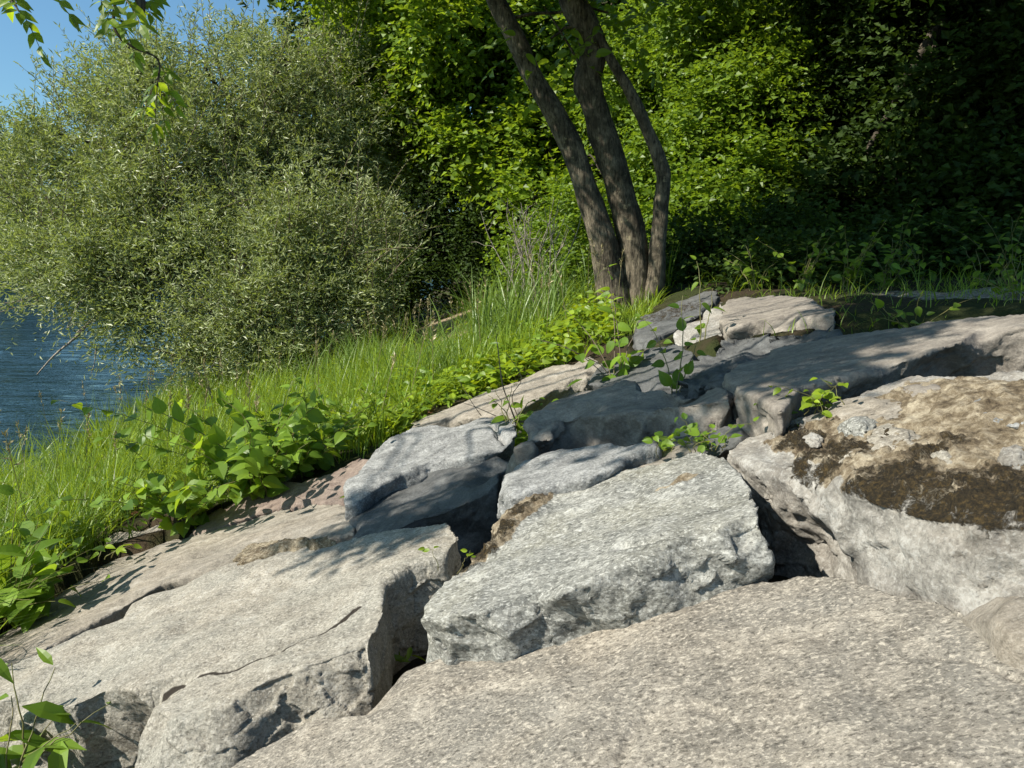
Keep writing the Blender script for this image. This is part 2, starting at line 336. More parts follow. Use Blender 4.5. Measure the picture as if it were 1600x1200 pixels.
# ------------------------------------------------------------------ boulders
def rock(label, outline, mt, dz=0.0, slope=None, thick=0.55, taper=0.97, vox=0.012, smooth=4, low=0.03, mid=0.012, fine=0.004, chip=0.012, chip_sc=7.0, ncut=34,
         drops=None, cracks=(), bumps=(), moss=(), crust=(), group='boulders of the stone bank', top_seg=0.07, seed=0):
    pl = (BANK[0] + dz, BANK[1], BANK[2])
    if slope:                   # (u, v, b, c): through that spot of the bank plane, tilted b along x and c along y
        p = on_plane(slope[0], slope[1], pl); pl = (p[2] - slope[2] * p[0] - slope[3] * p[1], slope[2], slope[3])
    top = np.array([on_plane(u, v, pl) for u, v in outline])
    if seed != -1: ROCKS_XY.append(top[:, :2].copy())
    cen = top.mean(0)
    # round the outline a little with extra points that wander
    pts = []; drop_i = []
    n = len(top)
    for i in range(n):
        a, b = top[i], top[(i + 1) % n]; k = max(1, int(np.linalg.norm(b - a) / top_seg))
        for j in range(k):
            q = a + (b - a) * j / k; pts.append(q); drop_i.append((i, j / k))
    pts = np.array(pts)
    wob = fbm(pts * 3.1 + seed * 5.7 + 2.2, 3) * 0.022
    out_d = nrm((pts - cen) * np.array([1, 1, 0])); pts = pts + out_d * wob[:, None]
    low_ring = cen + (pts - cen) * np.array([taper, taper, 1]); low_ring[:, 2] -= thick * 0.5
    if drops:                   # outline index -> (outward metres dx, dy) the flank leans out lower down
        for r_, (i, f) in enumerate(drop_i):
            d0 = np.array(drops.get(i, (0, 0))); d1 = np.array(drops.get((i + 1) % n, (0, 0))); d_ = d0 * (1 - f) + d1 * f
            low_ring[r_, :2] += d_
    bot = cen + (low_ring - cen) * np.array([0.95, 0.95, 1]); bot[:, 2] -= thick * 0.5
    bm = bmesh.new(); k = len(pts)
    A = [bm.verts.new(p) for p in pts]; B = [bm.verts.new(p) for p in low_ring]; C_ = [bm.verts.new(p) for p in bot]
    bm.faces.new(A); bm.faces.new(C_[::-1])
    for i in range(k):
        j = (i + 1) % k
        bm.faces.new((A[j], A[i], B[i], B[j])); bm.faces.new((B[j], B[i], C_[i], C_[j]))
    bmesh.ops.triangulate(bm, faces=[f for f in bm.faces if len(f.verts) > 4])
    bmesh.ops.recalc_face_normals(bm, faces=bm.faces)
    me = bpy.data.meshes.new('tmp'); bm.to_mesh(me); bm.free()
    ob = bpy.data.objects.new('tmp', me); COL.objects.link(ob)
    md = ob.modifiers.new('r', 'REMESH'); md.mode = 'VOXEL'; md.voxel_size = vox; md.adaptivity = 0
    if smooth:
        ms = ob.modifiers.new('s', 'SMOOTH'); ms.factor = 0.5; ms.iterations = int(smooth)
    dg = bpy.context.evaluated_depsgraph_get(); ev = ob.evaluated_get(dg); em = bpy.data.meshes.new_from_object(ev)
    bpy.data.objects.remove(ob); bpy.data.meshes.remove(me)
    nv = len(em.vertices); V = np.empty(nv * 3, np.float32); em.vertices.foreach_get('co', V); V = V.reshape(-1, 3).astype(float)
    N = np.empty(nv * 3, np.float32); em.vertices.foreach_get('normal', N); N = N.reshape(-1, 3).astype(float)
    rc = np.random.default_rng(seed * 11 + 5); nk = len(pts)
    for q in range(ncut):       # knock flat facets off the edges and flanks
        i = rc.integers(nk); hi = q % 3 > 0; c0 = pts[i] if hi else low_ring[i]
        tg = nrm((pts[(i + 2) % nk] - pts[i - 2])[None] * np.array([1, 1, 0]))[0]; ou = np.array([tg[1], -tg[0], 0.0]); ou = ou if ou @ (pts[i] - cen) > 0 else -ou
        e = R(rc.uniform(18, 62)) if hi else R(rc.uniform(-14, 22)); cn = nrm((ou * math.cos(e) + np.array([0, 0, math.sin(e)]) + tg * rc.normal() * .28)[None])[0]
        dq = (V - c0) @ cn + (rc.uniform(-.014, .010) if hi else rc.uniform(-.016, .018)) ; nr_ = np.linalg.norm(V - c0, axis=1)
        V -= cn * (np.maximum(dq, 0) * sstep(.30, .16, nr_))[:, None]
    pn = nrm(np.array([-pl[1], -pl[2], 1.0])); up = N @ pn; side = sstep(0.92, 0.45, up)
    S = V + seed * 13.7
    d = low * fbm(S * 1.9, 3) + mid * fbm(S * 7.5, 4) * (0.40 + 0.25 * side) + fine * fbm(S * 34, 3) * 0.8
    ch = facets(S * np.array([chip_sc, chip_sc, chip_sc * 1.5]) + 0.35 * fbm(S * 9, 2)[:, None])
    d += 0.65 * chip * ch * (0.12 + 0.88 * side)
    for (u, v, r, h) in bumps:
        p = on_plane(u, v, pl); q = np.linalg.norm((V - p)[:, :2], axis=1); d += h * np.exp(-(q / r) ** 2) * (up > 0)
    def seg_d(poly, jit):
        P = np.array([on_plane(u, v, pl) for u, v in poly]); best = np.full(nv, 9.0)
        X = V + jit * np.stack([fbm(V * 9 + 3, 3), fbm(V * 9 + 9, 3), 0 * V[:, 0]], 1)
        for a, b in zip(P[:-1], P[1:]):
            ab = (b - a)[:2]; s = np.clip(((X[:, :2] - a[:2]) @ ab) / (ab @ ab), 0, 1)
            best = np.minimum(best, np.linalg.norm(X[:, :2] - a[:2] - s[:, None] * ab, axis=1))
        return best
    shd = np.zeros(nv)
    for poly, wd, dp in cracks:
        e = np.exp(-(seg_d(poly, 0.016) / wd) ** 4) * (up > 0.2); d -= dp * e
        if dp == .0042: shd = np.maximum(shd, np.exp(-(seg_d(poly, 0.016) / (wd * 1.1)) ** 4) * (up > 0.2))
    mo = np.zeros(nv); cr = np.zeros(nv)
    for (u, v, r, a) in moss:
        q = np.linalg.norm((V - on_plane(u, v, pl))[:, :2], axis=1); mo = np.maximum(mo, a * sstep(r, r * 0.4, q) * sstep(0.1, 0.5, N[:, 2]))
    for poly in crust:
        P = np.array([on_plane(u, v, pl) for u, v in poly])[:, :2]; ins = inside(V[:, :2], P); dd = np.full(nv, 9.0)
        for a, b in zip(P, np.roll(P, -1, 0)):
            ab = b - a; s = np.clip(((V[:, :2] - a) @ ab) / (ab @ ab), 0, 1); dd = np.minimum(dd, np.linalg.norm(V[:, :2] - a - s[:, None] * ab, axis=1))
        sd = np.where(ins, dd, -dd) + 0.05 * fbm(V * 6, 3); cr = np.maximum(cr, sstep(-0.01, 0.05, sd) * sstep(0.3, 0.6, up))
    if len(crust): d += cr * (0.012 + 0.016 * np.abs(fbm(V * 16, 4)) + 0.010 * facets(V * 13))
    d += 0.016 * sstep(0.3, 0.8, mo + 0.6 * fbm(V * 17, 4)) * (mo > 0.05) * (0.3 + 1.2 * np.abs(fbm(V * 45, 3)))
    V2 = V + N * d[:, None]
    base = np.array([cen[0], cen[1], V2[:, 2].min()])
    em.vertices.foreach_set('co', (V2 - base).astype(np.float32).ravel())
    em.polygons.foreach_set('use_smooth', np.ones(len(em.polygons), bool))
    em.attributes.new('moss', 'FLOAT', 'POINT').data.foreach_set('value', mo.astype(np.float32))
    em.attributes.new('crack_shade', 'FLOAT', 'POINT').data.foreach_set('value', shd.astype(np.float32))
    em.attributes.new('crust', 'FLOAT', 'POINT').data.foreach_set('value', cr.astype(np.float32))
    em.update(); em.materials.clear(); em.name = 'boulder'
    o = link('boulder', em, M[mt]); o.location = base
    tag(o, label, 'boulder', group); return o
def inside(P, poly):
    r = np.zeros(len(P), bool); x, y = P[:, 0], P[:, 1]
    for a, b in zip(poly, np.roll(poly, -1, 0)):
        c = (a[1] > y) != (b[1] > y)
        r ^= c & (x < (b[0] - a[0]) * (y - a[1]) / (b[1] - a[1] + 1e-12) + a[0])
    return r

rock('huge pinkish granite slab filling the near corner, speckled and smooth',
     [(290, 1235), (450, 1138), (605, 1066), (755, 1000), (900, 950), (1010, 905), (1090, 888), (1180, 903), (1260, 900), (1340, 908), (1470, 930), (1560, 975), (1640, 1040), (1900, 1150), (1900, 1330), (1100, 1420), (300, 1400)],
     'pink', dz=-0.155, vox=0.0085, low=0.022, mid=0.009, fine=0.003, chip=0.008, thick=0.7, seed=1, bumps=[(1050, 960, 0.25, 0.015), (880, 1180, 0.12, 0.015)],
     cracks=[([(1450, 1020), (1540, 1040), (1610, 1060)], 0.008, 0.008), ([(955, 1215), (985, 1150), (1010, 1122), (1080, 1104), (1135, 1114)], .018, .010), ([(1180, 1000), (1260, 990), (1330, 1010)], .02, .005), ([(700, 1090), (760, 1075), (840, 1085)], .02, .006)])
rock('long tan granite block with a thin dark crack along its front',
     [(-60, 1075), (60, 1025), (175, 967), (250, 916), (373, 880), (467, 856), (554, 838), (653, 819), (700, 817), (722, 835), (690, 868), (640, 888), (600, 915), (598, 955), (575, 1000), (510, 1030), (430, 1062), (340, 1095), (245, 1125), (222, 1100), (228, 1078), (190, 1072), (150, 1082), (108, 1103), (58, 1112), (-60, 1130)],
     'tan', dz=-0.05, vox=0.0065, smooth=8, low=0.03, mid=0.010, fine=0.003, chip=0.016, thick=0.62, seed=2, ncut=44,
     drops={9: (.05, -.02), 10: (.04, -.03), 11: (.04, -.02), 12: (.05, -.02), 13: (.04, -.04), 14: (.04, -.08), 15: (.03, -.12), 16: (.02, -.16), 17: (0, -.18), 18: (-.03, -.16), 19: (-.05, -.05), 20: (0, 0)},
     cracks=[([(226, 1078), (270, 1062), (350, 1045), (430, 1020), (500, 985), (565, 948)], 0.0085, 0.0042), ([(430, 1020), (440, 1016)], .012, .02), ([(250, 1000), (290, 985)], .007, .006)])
rock('flat weathered tan slab with plant shadows beside the grass',
     [(-80, 1040), (40, 960), (110, 912), (160, 885), (275, 842), (335, 822), (400, 800), (470, 783), (535, 783), (556, 795), (553, 832), (480, 852), (370, 878), (250, 914), (160, 966), (60, 1020), (-60, 1075)],
     'slab', dz=-0.09, vox=0.012, low=0.025, mid=0.008, chip=0.012, seed=4, cracks=[([(160, 925), (300, 860), (420, 830)], 0.010, 0.008)])
rock('long reddish stone wedged between the leafy knotweed and the tan slab',
     [(290, 836), (325, 802), (395, 768), (440, 752), (500, 730), (572, 712), (590, 728), (560, 755), (530, 785), (470, 785), (400, 803), (335, 826)],
     'red', dz=-0.03, slope=(430, 780, .42, .25), vox=0.012, chip=0.022, low=0.02, seed=5)
rock('small pale stone half sunk at the grass edge under yellow leaves',
     [(150, 858), (165, 838), (215, 822), (268, 822), (285, 838), (270, 846), (215, 858), (170, 876)], 'slab', dz=-0.05, slope=(220, 845, .3, .25), vox=0.012, chip=0.014, seed=6)
rock('rounded grey stone hidden among the tall grass',
     [(55, 800), (70, 778), (95, 765), (108, 780), (100, 805), (75, 815)], 'blue', dz=0.10, slope=(80, 785, .3, .3), vox=0.012, chip=0.01, seed=7)
rock('light grey cracked boulder with a straw on top beside the yellow leaves',
     [(575, 715), (600, 690), (645, 668), (720, 655), (795, 645), (812, 655), (806, 680), (790, 700), (745, 712), (690, 722), (630, 740), (560, 782), (532, 790), (540, 755)],
     'blue', dz=0.04, slope=(690, 690, .25, .10), vox=0.012, chip=0.02, low=0.03, seed=8, cracks=[([(600, 730), (660, 716), (700, 695)], 0.012, 0.02), ([(770, 665), (790, 690)], .02, .04)])
rock('big smooth dark grey boulder lying in dappled shade',
     [(548, 815), (560, 782), (600, 750), (650, 728), (720, 714), (790, 708), (900, 690), (1010, 664), (1110, 645), (1195, 640), (1200, 660), (1100, 672), (1010, 690), (900, 706), (820, 716), (785, 738), (776, 762), (725, 785), (660, 806), (600, 834), (552, 845)],
     'dark', dz=-0.08, vox=0.012, low=0.03, mid=0.008, chip=0.012, smooth=8, thick=0.7, seed=9, bumps=[(680, 735, .2, .05)], drops={15: (.02, .02), 16: (.03, .05), 17: (0, .05), 18: (0, .04)})
rock('bluish grey block with a pale broken front edge',
     [(782, 735), (800, 716), (845, 703), (920, 694), (1010, 684), (1030, 700), (985, 716), (960, 740), (900, 752), (840, 766), (800, 775), (786, 760)],
     'blue', dz=0.07, slope=(880, 735, .28, .0), vox=0.012, chip=0.022, low=0.02, seed=10, thick=0.5)
rock('small tan stone pinched between two grey blocks below the strawberry leaves',
     [(958, 738), (985, 716), (1030, 694), (1100, 690), (1090, 712), (1020, 728), (975, 748)], 'slab', dz=0.0, vox=0.012, chip=0.014, seed=11)
rock('large rounded brown boulder with a shaded broken front',
     [(788, 690), (812, 664), (835, 642), (895, 612), (975, 597), (1030, 604), (1075, 614), (1110, 602), (1138, 606), (1140, 624), (1090, 630), (1040, 632), (1000, 638), (950, 645), (890, 650), (850, 664), (835, 690), (800, 700)],
     'brown', dz=0.10, slope=(960, 630, .28, .0), vox=0.012, chip=0.026, chip_sc=5, low=0.03, smooth=5, thick=0.6, seed=12, drops={12: (0, -.05), 13: (0, -.06), 14: (0, -.06), 15: (0, -.05)}, bumps=[(1060, 618, .16, -.05)])
rock('wide flat brown slab with a dark undercut front',
     [(1134, 585), (1150, 568), (1200, 544), (1330, 522), (1450, 505), (1600, 488), (1760, 470), (1780, 500), (1600, 512), (1500, 536), (1400, 568), (1300, 594), (1250, 606), (1222, 640), (1190, 622), (1150, 610)],
     'brown', dz=0.10, slope=(1215, 620, .22, .0), vox=0.011, chip=0.02, low=0.010, mid=0.006, thick=0.5, taper=0.95, ncut=20, seed=13, drops={6: (0, .06), 7: (0, .08), 8: (0, .08), 9: (0, .08), 10: (0, .08), 11: (0, .08), 12: (0, .06)})
rock('mossy cream conglomerate boulder beside the wedge-shaped gap',
     [(1130, 708), (1150, 688), (1205, 664), (1290, 640), (1340, 615), (1425, 584), (1600, 580), (1760, 580), (1800, 700), (1760, 835), (1600, 822), (1520, 818), (1450, 805), (1390, 788), (1330, 772), (1270, 752), (1210, 735), (1160, 722)],
     'cream', dz=0.0, vox=0.0095, low=0.03, mid=0.016, fine=0.004, chip=0.022, thick=0.75, taper=1.0, seed=14,
     drops={9: (0, -.10), 10: (0, -.12), 11: (0, -.13), 12: (0, -.13), 13: (0, -.12), 14: (.02, -.10), 15: (.08, -.03), 16: (.09, 0), 17: (.06, 0), 0: (.02, 0)},
     moss=[(1250, 690, .14, .85), (1300, 715, .2, .9), (1390, 765, .2, .95), (1480, 790, .22, 1), (1580, 790, .3, 1), (1560, 750, .12, .8), (1230, 670, .1, .7), (1450, 720, .12, .7), (1500, 700, .08, .6), (1380, 690, .1, .7)],
     crust=[[(1190, 690), (1290, 648), (1420, 595), (1620, 590), (1740, 600), (1740, 815), (1500, 812), (1390, 780), (1270, 740)]])
rock('speckled grey-green gneiss slab with a brown mossy rim',
     [(706, 895), (745, 850), (790, 806), (850, 772), (920, 748), (1000, 728), (1100, 701), (1138, 716), (1165, 750), (1182, 790), (1196, 806), (1130, 836), (1060, 866), (985, 886), (930, 905), (870, 930), (790, 948), (700, 962), (655, 968), (670, 935)],
     'gneiss', dz=0.03, vox=0.0095, low=0.022, mid=0.008, fine=0.004, chip=0.024, chip_sc=8, thick=0.6, seed=15, drops={10: (.05, -.02), 11: (.03, -.02), 12: (0, -.01), 13: (0, -.01), 14: (0, -.01), 15: (0, -.01), 16: (0, -.01), 17: (0, -.01), 18: (0, -.01)},
     moss=[(735, 880, .05, .7), (760, 855, .06, .85), (790, 830, .07, .85), (815, 805, .07, .8), (845, 785, .06, .7)],
     crust=[[(700, 898), (745, 845), (790, 800), (850, 768), (895, 758), (850, 795), (800, 840), (760, 872), (720, 897)], [(985, 778), (1050, 752), (1090, 745), (1040, 768)]],
     cracks=[([(970, 860), (1020, 850), (1060, 840), (1110, 825)], .02, .025)])
rock('small chipped pale grey stone at the foot of the mossy boulder',
     [(1490, 940), (1520, 918), (1600, 908), (1700, 930), (1700, 1000), (1600, 1000), (1540, 980)], 'slab', dz=-0.10, vox=0.012, chip=0.014, thick=0.35, seed=16)
rock('flat pinkish stones edge row half under the tall grass',
     [(640, 662), (700, 636), (760, 612), (800, 598), (860, 575), (915, 556), (945, 566), (920, 584), (870, 604), (815, 640), (760, 648), (700, 655), (650, 672)],
     'slab', dz=0.02, slope=(780, 620, .34, .12), vox=0.012, chip=0.02, low=0.02, seed=17)
rock('dark blocky stone in shade under the climbing sapling',
     [(915, 600), (940, 566), (1000, 545), (1060, 535), (1098, 545), (1095, 570), (1080, 604), (1030, 606), (960, 600)],
     'dark', dz=0.02, slope=(1000, 570, .33, .1), vox=0.012, chip=0.03, chip_sc=5, low=0.03, seed=18)
rock('jagged crumbling dark rock behind the wide flat slab',
     [(1070, 600), (1085, 570), (1110, 545), (1150, 528), (1200, 520), (1290, 515), (1300, 526), (1210, 550), (1150, 572), (1135, 600)],
     'dark', dz=0.03, slope=(1110, 590, .30, .0), thick=.5, vox=0.012, smooth=3, chip=0.13, chip_sc=7, low=0.06, mid=0.05, seed=19, ncut=10)
rock('pale pointed stone leaning beside the dark log-shaped rock',
     [(1045, 530), (1075, 506), (1110, 480), (1132, 468), (1138, 490), (1130, 522), (1095, 535)], 'cream', dz=0.02, slope=(1090, 505, .33, .1), vox=0.012, chip=0.02, seed=20)
rock('flat-topped brown slab at the crest of the bank under the weeds',
     [(1126, 492), (1136, 468), (1190, 460), (1260, 463), (1300, 474), (1305, 492), (1250, 498), (1180, 502), (1132, 512)], 'brown', dz=0.05, slope=(1190, 490, .24, .0), vox=0.011, chip=0.02, low=.012, mid=.006, thick=.6, taper=1.0, seed=21)
rock('dark mossy log-shaped rock against the foot of the three stems',
     [(985, 525), (1000, 500), (1050, 475), (1100, 455), (1122, 452), (1124, 466), (1100, 486), (1060, 510), (1010, 532)], 'dark', dz=0.03, slope=(1050, 495, .33, .0), vox=0.012, chip=0.03, low=0.03, seed=22, moss=[(1050, 490, .5, .6)])
rock('crumbly brown lump of old mortar on the tan slab',
     [(366, 872), (385, 850), (430, 838), (480, 836), (528, 840), (520, 850), (470, 858), (420, 868), (378, 880)], 'crust', dz=-0.02, vox=0.007, thick=0.12, chip=0.02, chip_sc=22, low=0.008, mid=0.02, fine=0.008, seed=23, group=None)
rock('low dark stone sunk behind the small tan stone and the mossy boulder',
     [(1040, 690), (1100, 668), (1190, 655), (1240, 650), (1210, 668), (1150, 690), (1120, 712), (1060, 706)], 'dark', dz=-0.06, vox=0.012, chip=0.015, seed=24)
# the ground sheet, hollowed where a boulder sits in it
X, Y, Q = grid(axis(-400, -7, 5, 400, 0.06), axis(-60, 0, 12, 500, 0.06))
Z = ground_z(X, Y)
for r in ROCKS_XY:
    c_ = r.mean(0); ins = inside(np.stack([X, Y], 1), c_ + (r - c_) * 0.97); Z = Z - np.where(ins & (Z > 1.58 + .35 * X - .25), 0.34, 0.0)
near = (X > -8) & (X < 8) & (Y < 16)
Z = Z + np.where(near, 0.035 * fbm(np.stack([X * 2.5, Y * 2.5, 0 * X], 1), 4), 0)
gv = sstep(2.3, 2.9, X) * sstep(6.9, 6.1, Y) * sstep(4.6, 5.2, Y) * 0.62
g = link('ground', mesh_from('ground', np.stack([X, Y, Z], 1), Q, True, {'gravel': gv}), M['soil']); g['kind'] = 'structure'
# stones set in the crust of the conglomerate boulder
boul = [o for o in COL.objects if o.get('label', '').startswith('mossy cream')][0]
def cobble(u, v, ru, rv, h, mt, seed):
    c = on_plane(u, v) ; ex = (on_plane(u + ru, v) - on_plane(u - ru, v)) / 2; ey = (on_plane(u, v - rv) - on_plane(u, v + rv)) / 2
    bm = bmesh.new(); bmesh.ops.create_icosphere(bm, subdivisions=5, radius=1.0)
    V = np.array([v_.co[:] for v_ in bm.verts]); S = V + seed * 3.3
    rr = 1 + 0.22 * fbm(S * 1.1, 3) + 0.10 * facets(S * 2.1) + 0.02 * fbm(S * 9, 3)
    n = nrm(np.cross(ex, ey)); Wd = c + (V[:, :1] * ex + V[:, 1:2] * ey) * rr[:, None] + n * h * (V[:, 2:] * rr[:, None])
    for v_, p in zip(bm.verts, Wd): v_.co = p - np.array(boul.location)
    for f in bm.faces: f.smooth = True
    me = bpy.data.meshes.new('embedded_stone'); bm.to_mesh(me); bm.free()
    for a in ('moss', 'crust'): me.attributes.new(a, 'FLOAT', 'POINT')
    link('embedded_stone', me, M[mt], boul)
for i, a in enumerate([(1395, 695, 48, 26, .03, 'tan'), (1350, 640, 62, 18, .022, 'slab'), (1345, 672, 32, 14, .04, 'gneiss'), (1475, 722, 24, 16, .03, 'tan'), (1570, 655, 70, 20, .025, 'blue'), (1440, 615, 40, 12, .03, 'brown'), (1535, 640, 22, 14, .03, 'blue'), (1330, 720, 18, 12, .03, 'tan'), (1270, 690, 16, 9, .025, 'cream'), (1585, 720, 26, 16, .03, 'cream')]): cobble(*a, i + 1)

# ------------------------------------------------------------------ trees and shrubs
def foliage(mb, blobs, n, per, L, W, up=0.2, nz=0.7, shell=0.3, tl=0.5, sag=0.1, gap=(0.6, -0.15), rows=None, seed=0, spread=1.0, jit=0.35, droop=0.2, clump=9):
    r = np.random.default_rng(seed + 100); B = np.array([(*c, *rad) for c, rad in blobs], float)
    if clump:                   # break every clump into smaller ones spread over it
        q = np.repeat(B, clump, 0); dd = nrm(r.normal(size=(len(q), 3))); f = r.uniform(.45, .95, (len(q), 1))
        q[:, :3] += dd * q[:, 3:] * f; q[:, 3:] *= r.uniform(.24, .48, (len(q), 1)); B = np.vstack([q, np.c_[B[:, :3], B[:, 3:] * .7]])
    wt = (B[:, 3] * B[:, 4] * B[:, 5]) ** (2 / 3); wt /= wt.sum()
    k = r.choice(len(B), int(n * 1.6), p=wt); d = nrm(r.normal(size=(len(k), 3)))
    rad = 1 - np.abs(r.normal(size=len(k))) * shell; rad = np.clip(rad, 0.05, 1.08)
    O = B[k, :3] + d * B[k, 3:] * rad[:, None]
    O += 0.25 * B[k, 3:].mean(1)[:, None] * np.stack([fbm(O / gap[0] + 5, 2), fbm(O / gap[0] + 11, 2), fbm(O / gap[0] + 23, 2)], 1)
    keep = fbm(O / gap[0] + seed, 3) > gap[1]; O, d = O[keep][:n], d[keep][:n]
    T = nrm(d * 0.8 + r.normal(size=O.shape) * 0.5 + np.array([0, 0, up])); m_ = len(O); var0 = r.random(m_)
    side = nrm(np.cross(T, np.array([0, 0, 1.0])) + 1e-3)
    s = (np.arange(per) + r.random((m_, per))) / per * tl
    P = O[:, None] + T[:, None] * s[..., None]; P[..., 2] -= sag * s * s / tl
    sg = np.where(np.arange(per) % 2 == 0, 1.0, -1.0)[None, :, None]
    D = T[:, None] * 0.6 + side[:, None] * sg * spread + r.normal(size=P.shape) * jit
    N = np.array([0, 0, 1.0]) * nz + r.normal(size=P.shape) * 0.5 + d[:, None] * 0.3
    sc = r.uniform(0.65, 1.15, (m_ * per)); var = np.clip(0.55 * np.repeat(var0, per) + 0.45 * r.random(m_ * per), 0, 1)
    leaves(mb, P.reshape(-1, 3), D.reshape(-1, 3), N.reshape(-1, 3), L * sc, W * sc, var, rows, 0.12, droop)
    return O, T
def pb(u, v, y, ru, rv, ry=None):   # a clump of a crown, as seen at distance y
    k = y / FPX; return (at(u, v, y), (ru * k, ry if ry else 0.5 * (ru + rv) * k, rv * k))
def limb(mb, a, b, r0, r1, bend=0.15, seed=0, n=8):
    r = np.random.default_rng(seed); a = np.asarray(a, float); b = np.asarray(b, float); L = np.linalg.norm(b - a)
    k = 5; t = np.linspace(0, 1, k)[:, None]; P = a + (b - a) * t + r.normal(size=(k, 3)) * bend * L * np.sin(np.pi * t) * 0.5
    P[:, 2] += bend * L * np.sin(np.pi * t[:, 0]) * 0.6
    S = spline(P, 4); tube(mb, S, np.linspace(r0, r1, len(S)), n)
def tree(name, label, cat, base, trunk_r, blobs, lm, bm_, n, per, L, W, group=None, seed=0, trunk=None, fork=0.45, shoots=0, **kw):
    base = np.array(base, float); base[2] = float(ground_z(base[0], base[1])) - 0.05
    root = thing(name, label, cat, base, group); tb = MB(); cen = np.mean([b[0] for b in blobs], 0); top = max(b[0][2] for b in blobs)
    if trunk is None:
        head = np.array([0.5 * base[0] + 0.5 * cen[0], 0.5 * base[1] + 0.5 * cen[1], base[2] + 0.8 * (top - base[2])])
        mid = base + (head - base) * 0.5 + np.array([0.1, 0, 0]) * trunk_r * 5
        S = spline([base, base + np.array([0, 0, 0.3]), mid, head], 6); tube(tb, S, trunk_r * np.linspace(1.15, 0.4, len(S)), 12, 0.15)
    else: S = trunk
    for i, (c, rd) in enumerate(blobs):
        j = int(len(S) * (fork + 0.5 * ((i * 0.37) % 1.0)) * 0.95); j = min(j, len(S) - 1)
        limb(tb, S[j], np.array(c), trunk_r * 0.38, trunk_r * 0.1, 0.12, seed + i)
        r = np.random.default_rng(seed * 31 + i)
        for q in range(4):
            d = nrm(r.normal(size=3)); limb(tb, np.array(c) * 0.7 + S[j] * 0.3, np.array(c) + d * np.array(rd) * 0.8, trunk_r * 0.16, trunk_r * 0.03, 0.1, seed + i * 9 + q, 5)
    tb.build('trunk', bm_, root, base, True)
    cb = MB(); foliage(cb, blobs, n, per, L, W, seed=seed, **kw)
    if shoots:                  # long upright shoots that break the outline
        O, T = foliage(cb, blobs, shoots, 26, L, W, seed=seed + 7, **{**kw, 'tl': 1.5, 'up': 1.3, 'sag': .2, 'shell': .12, 'clump': 4, 'gap': (.6, -.1)}); sh = MB()
        for o_, t_ in zip(O, T):
            tt = np.linspace(0, 1.45, 4)[:, None]; q_ = o_ + t_ * tt - np.array([0, 0, .2 / 1.5]) * tt * tt; tube(sh, q_, [.009, .007, .005, .002], 4)
        sh.build('limb', M['twig'], root, base, True)
    cb.build('crown', lm, root, base)
    return root

# willow overhanging the river
WK = dict(up=0.35, nz=0.25, shell=0.36, tl=0.8, sag=0.45, gap=(0.75, 0.05), spread=0.55, jit=0.45, droop=0.12)
tree('willow_tree', 'big silvery grey-green willow hanging over the river', 'tree', (-5.6, 17.6, 0), 0.22,
     [pb(330, 185, 17.5, 190, 110), pb(170, 240, 17, 130, 110), pb(450, 190, 18, 130, 110), pb(300, 290, 16.5, 190, 120), pb(540, 210, 18.5, 90, 130), pb(110, 330, 16.5, 105, 110), pb(260, 105, 17.5, 100, 50), pb(400, 110, 18, 90, 50), pb(50, 300, 17, 50, 90), pb(560, 340, 18, 90, 110), pb(150, 150, 17.5, 60, 60), pb(420, 310, 18.5, 130, 80), pb(300, 340, 18.5, 120, 70), pb(470, 400, 18, 100, 60), pb(210, 330, 16.5, 90, 80), pb(200, 70, 17, 40, 35), pb(480, 85, 18, 45, 45), pb(55, 205, 16.5, 45, 40), pb(335, 75, 17.5, 40, 30), pb(400, 260, 16.6, 100, 90)],
     M['willow'], M['bark2'], 18500, 10, 0.13, 0.032, seed=1, shoots=650, **WK)
tree('willow_shrub', 'low bushy willow at the water edge, in front of the big willow', 'shrub', (-4.6, 14.6, 0), 0.08,
     [pb(430, 430, 14.8, 130, 90), pb(300, 430, 15, 120, 100), pb(180, 430, 15.2, 110, 75), pb(540, 440, 15, 80, 70), pb(360, 510, 14.4, 100, 60), pb(110, 420, 15.4, 90, 60), pb(470, 520, 14.5, 70, 50), pb(330, 550, 14.2, 70, 40), pb(420, 560, 14, 70, 40), pb(590, 480, 15, 60, 50), pb(230, 490, 15, 70, 45), pb(450, 370, 15.6, 80, 90), pb(250, 350, 15.6, 90, 80), pb(560, 370, 15.8, 60, 80), pb(350, 330, 16, 60, 70), pb(130, 360, 15.8, 70, 60)],
     M['willow'], M['pale'], 13500, 10, 0.12, 0.030, seed=2, shoots=420, fork=0.3, **WK)
# bare branches of the willow dipping to the water
r0 = thing('fallen_branch', 'bare pale branch dipping from the willow into the river', 'branch', at(60, 580, 14.5)); tb = MB()
for pth, r1 in (([(160, 480), (120, 525), (85, 555), (58, 585)], .028), ([(140, 445), (120, 480), (105, 512)], .022), ([(105, 512), (120, 504), (135, 508)], .014), ([(265, 530), (250, 550), (240, 568)], .018), ([(150, 540), (148, 565), (142, 585)], .012), ([(120, 520), (150, 500), (200, 490)], .02)):
    S = spline([at(u, v, 14.5) for u, v in pth], 5); tube(tb, S, np.linspace(r1, r1 * 0.4, len(S)), 6)
tb.build('branch', M['pale'], r0, at(60, 580, 14.5), True)

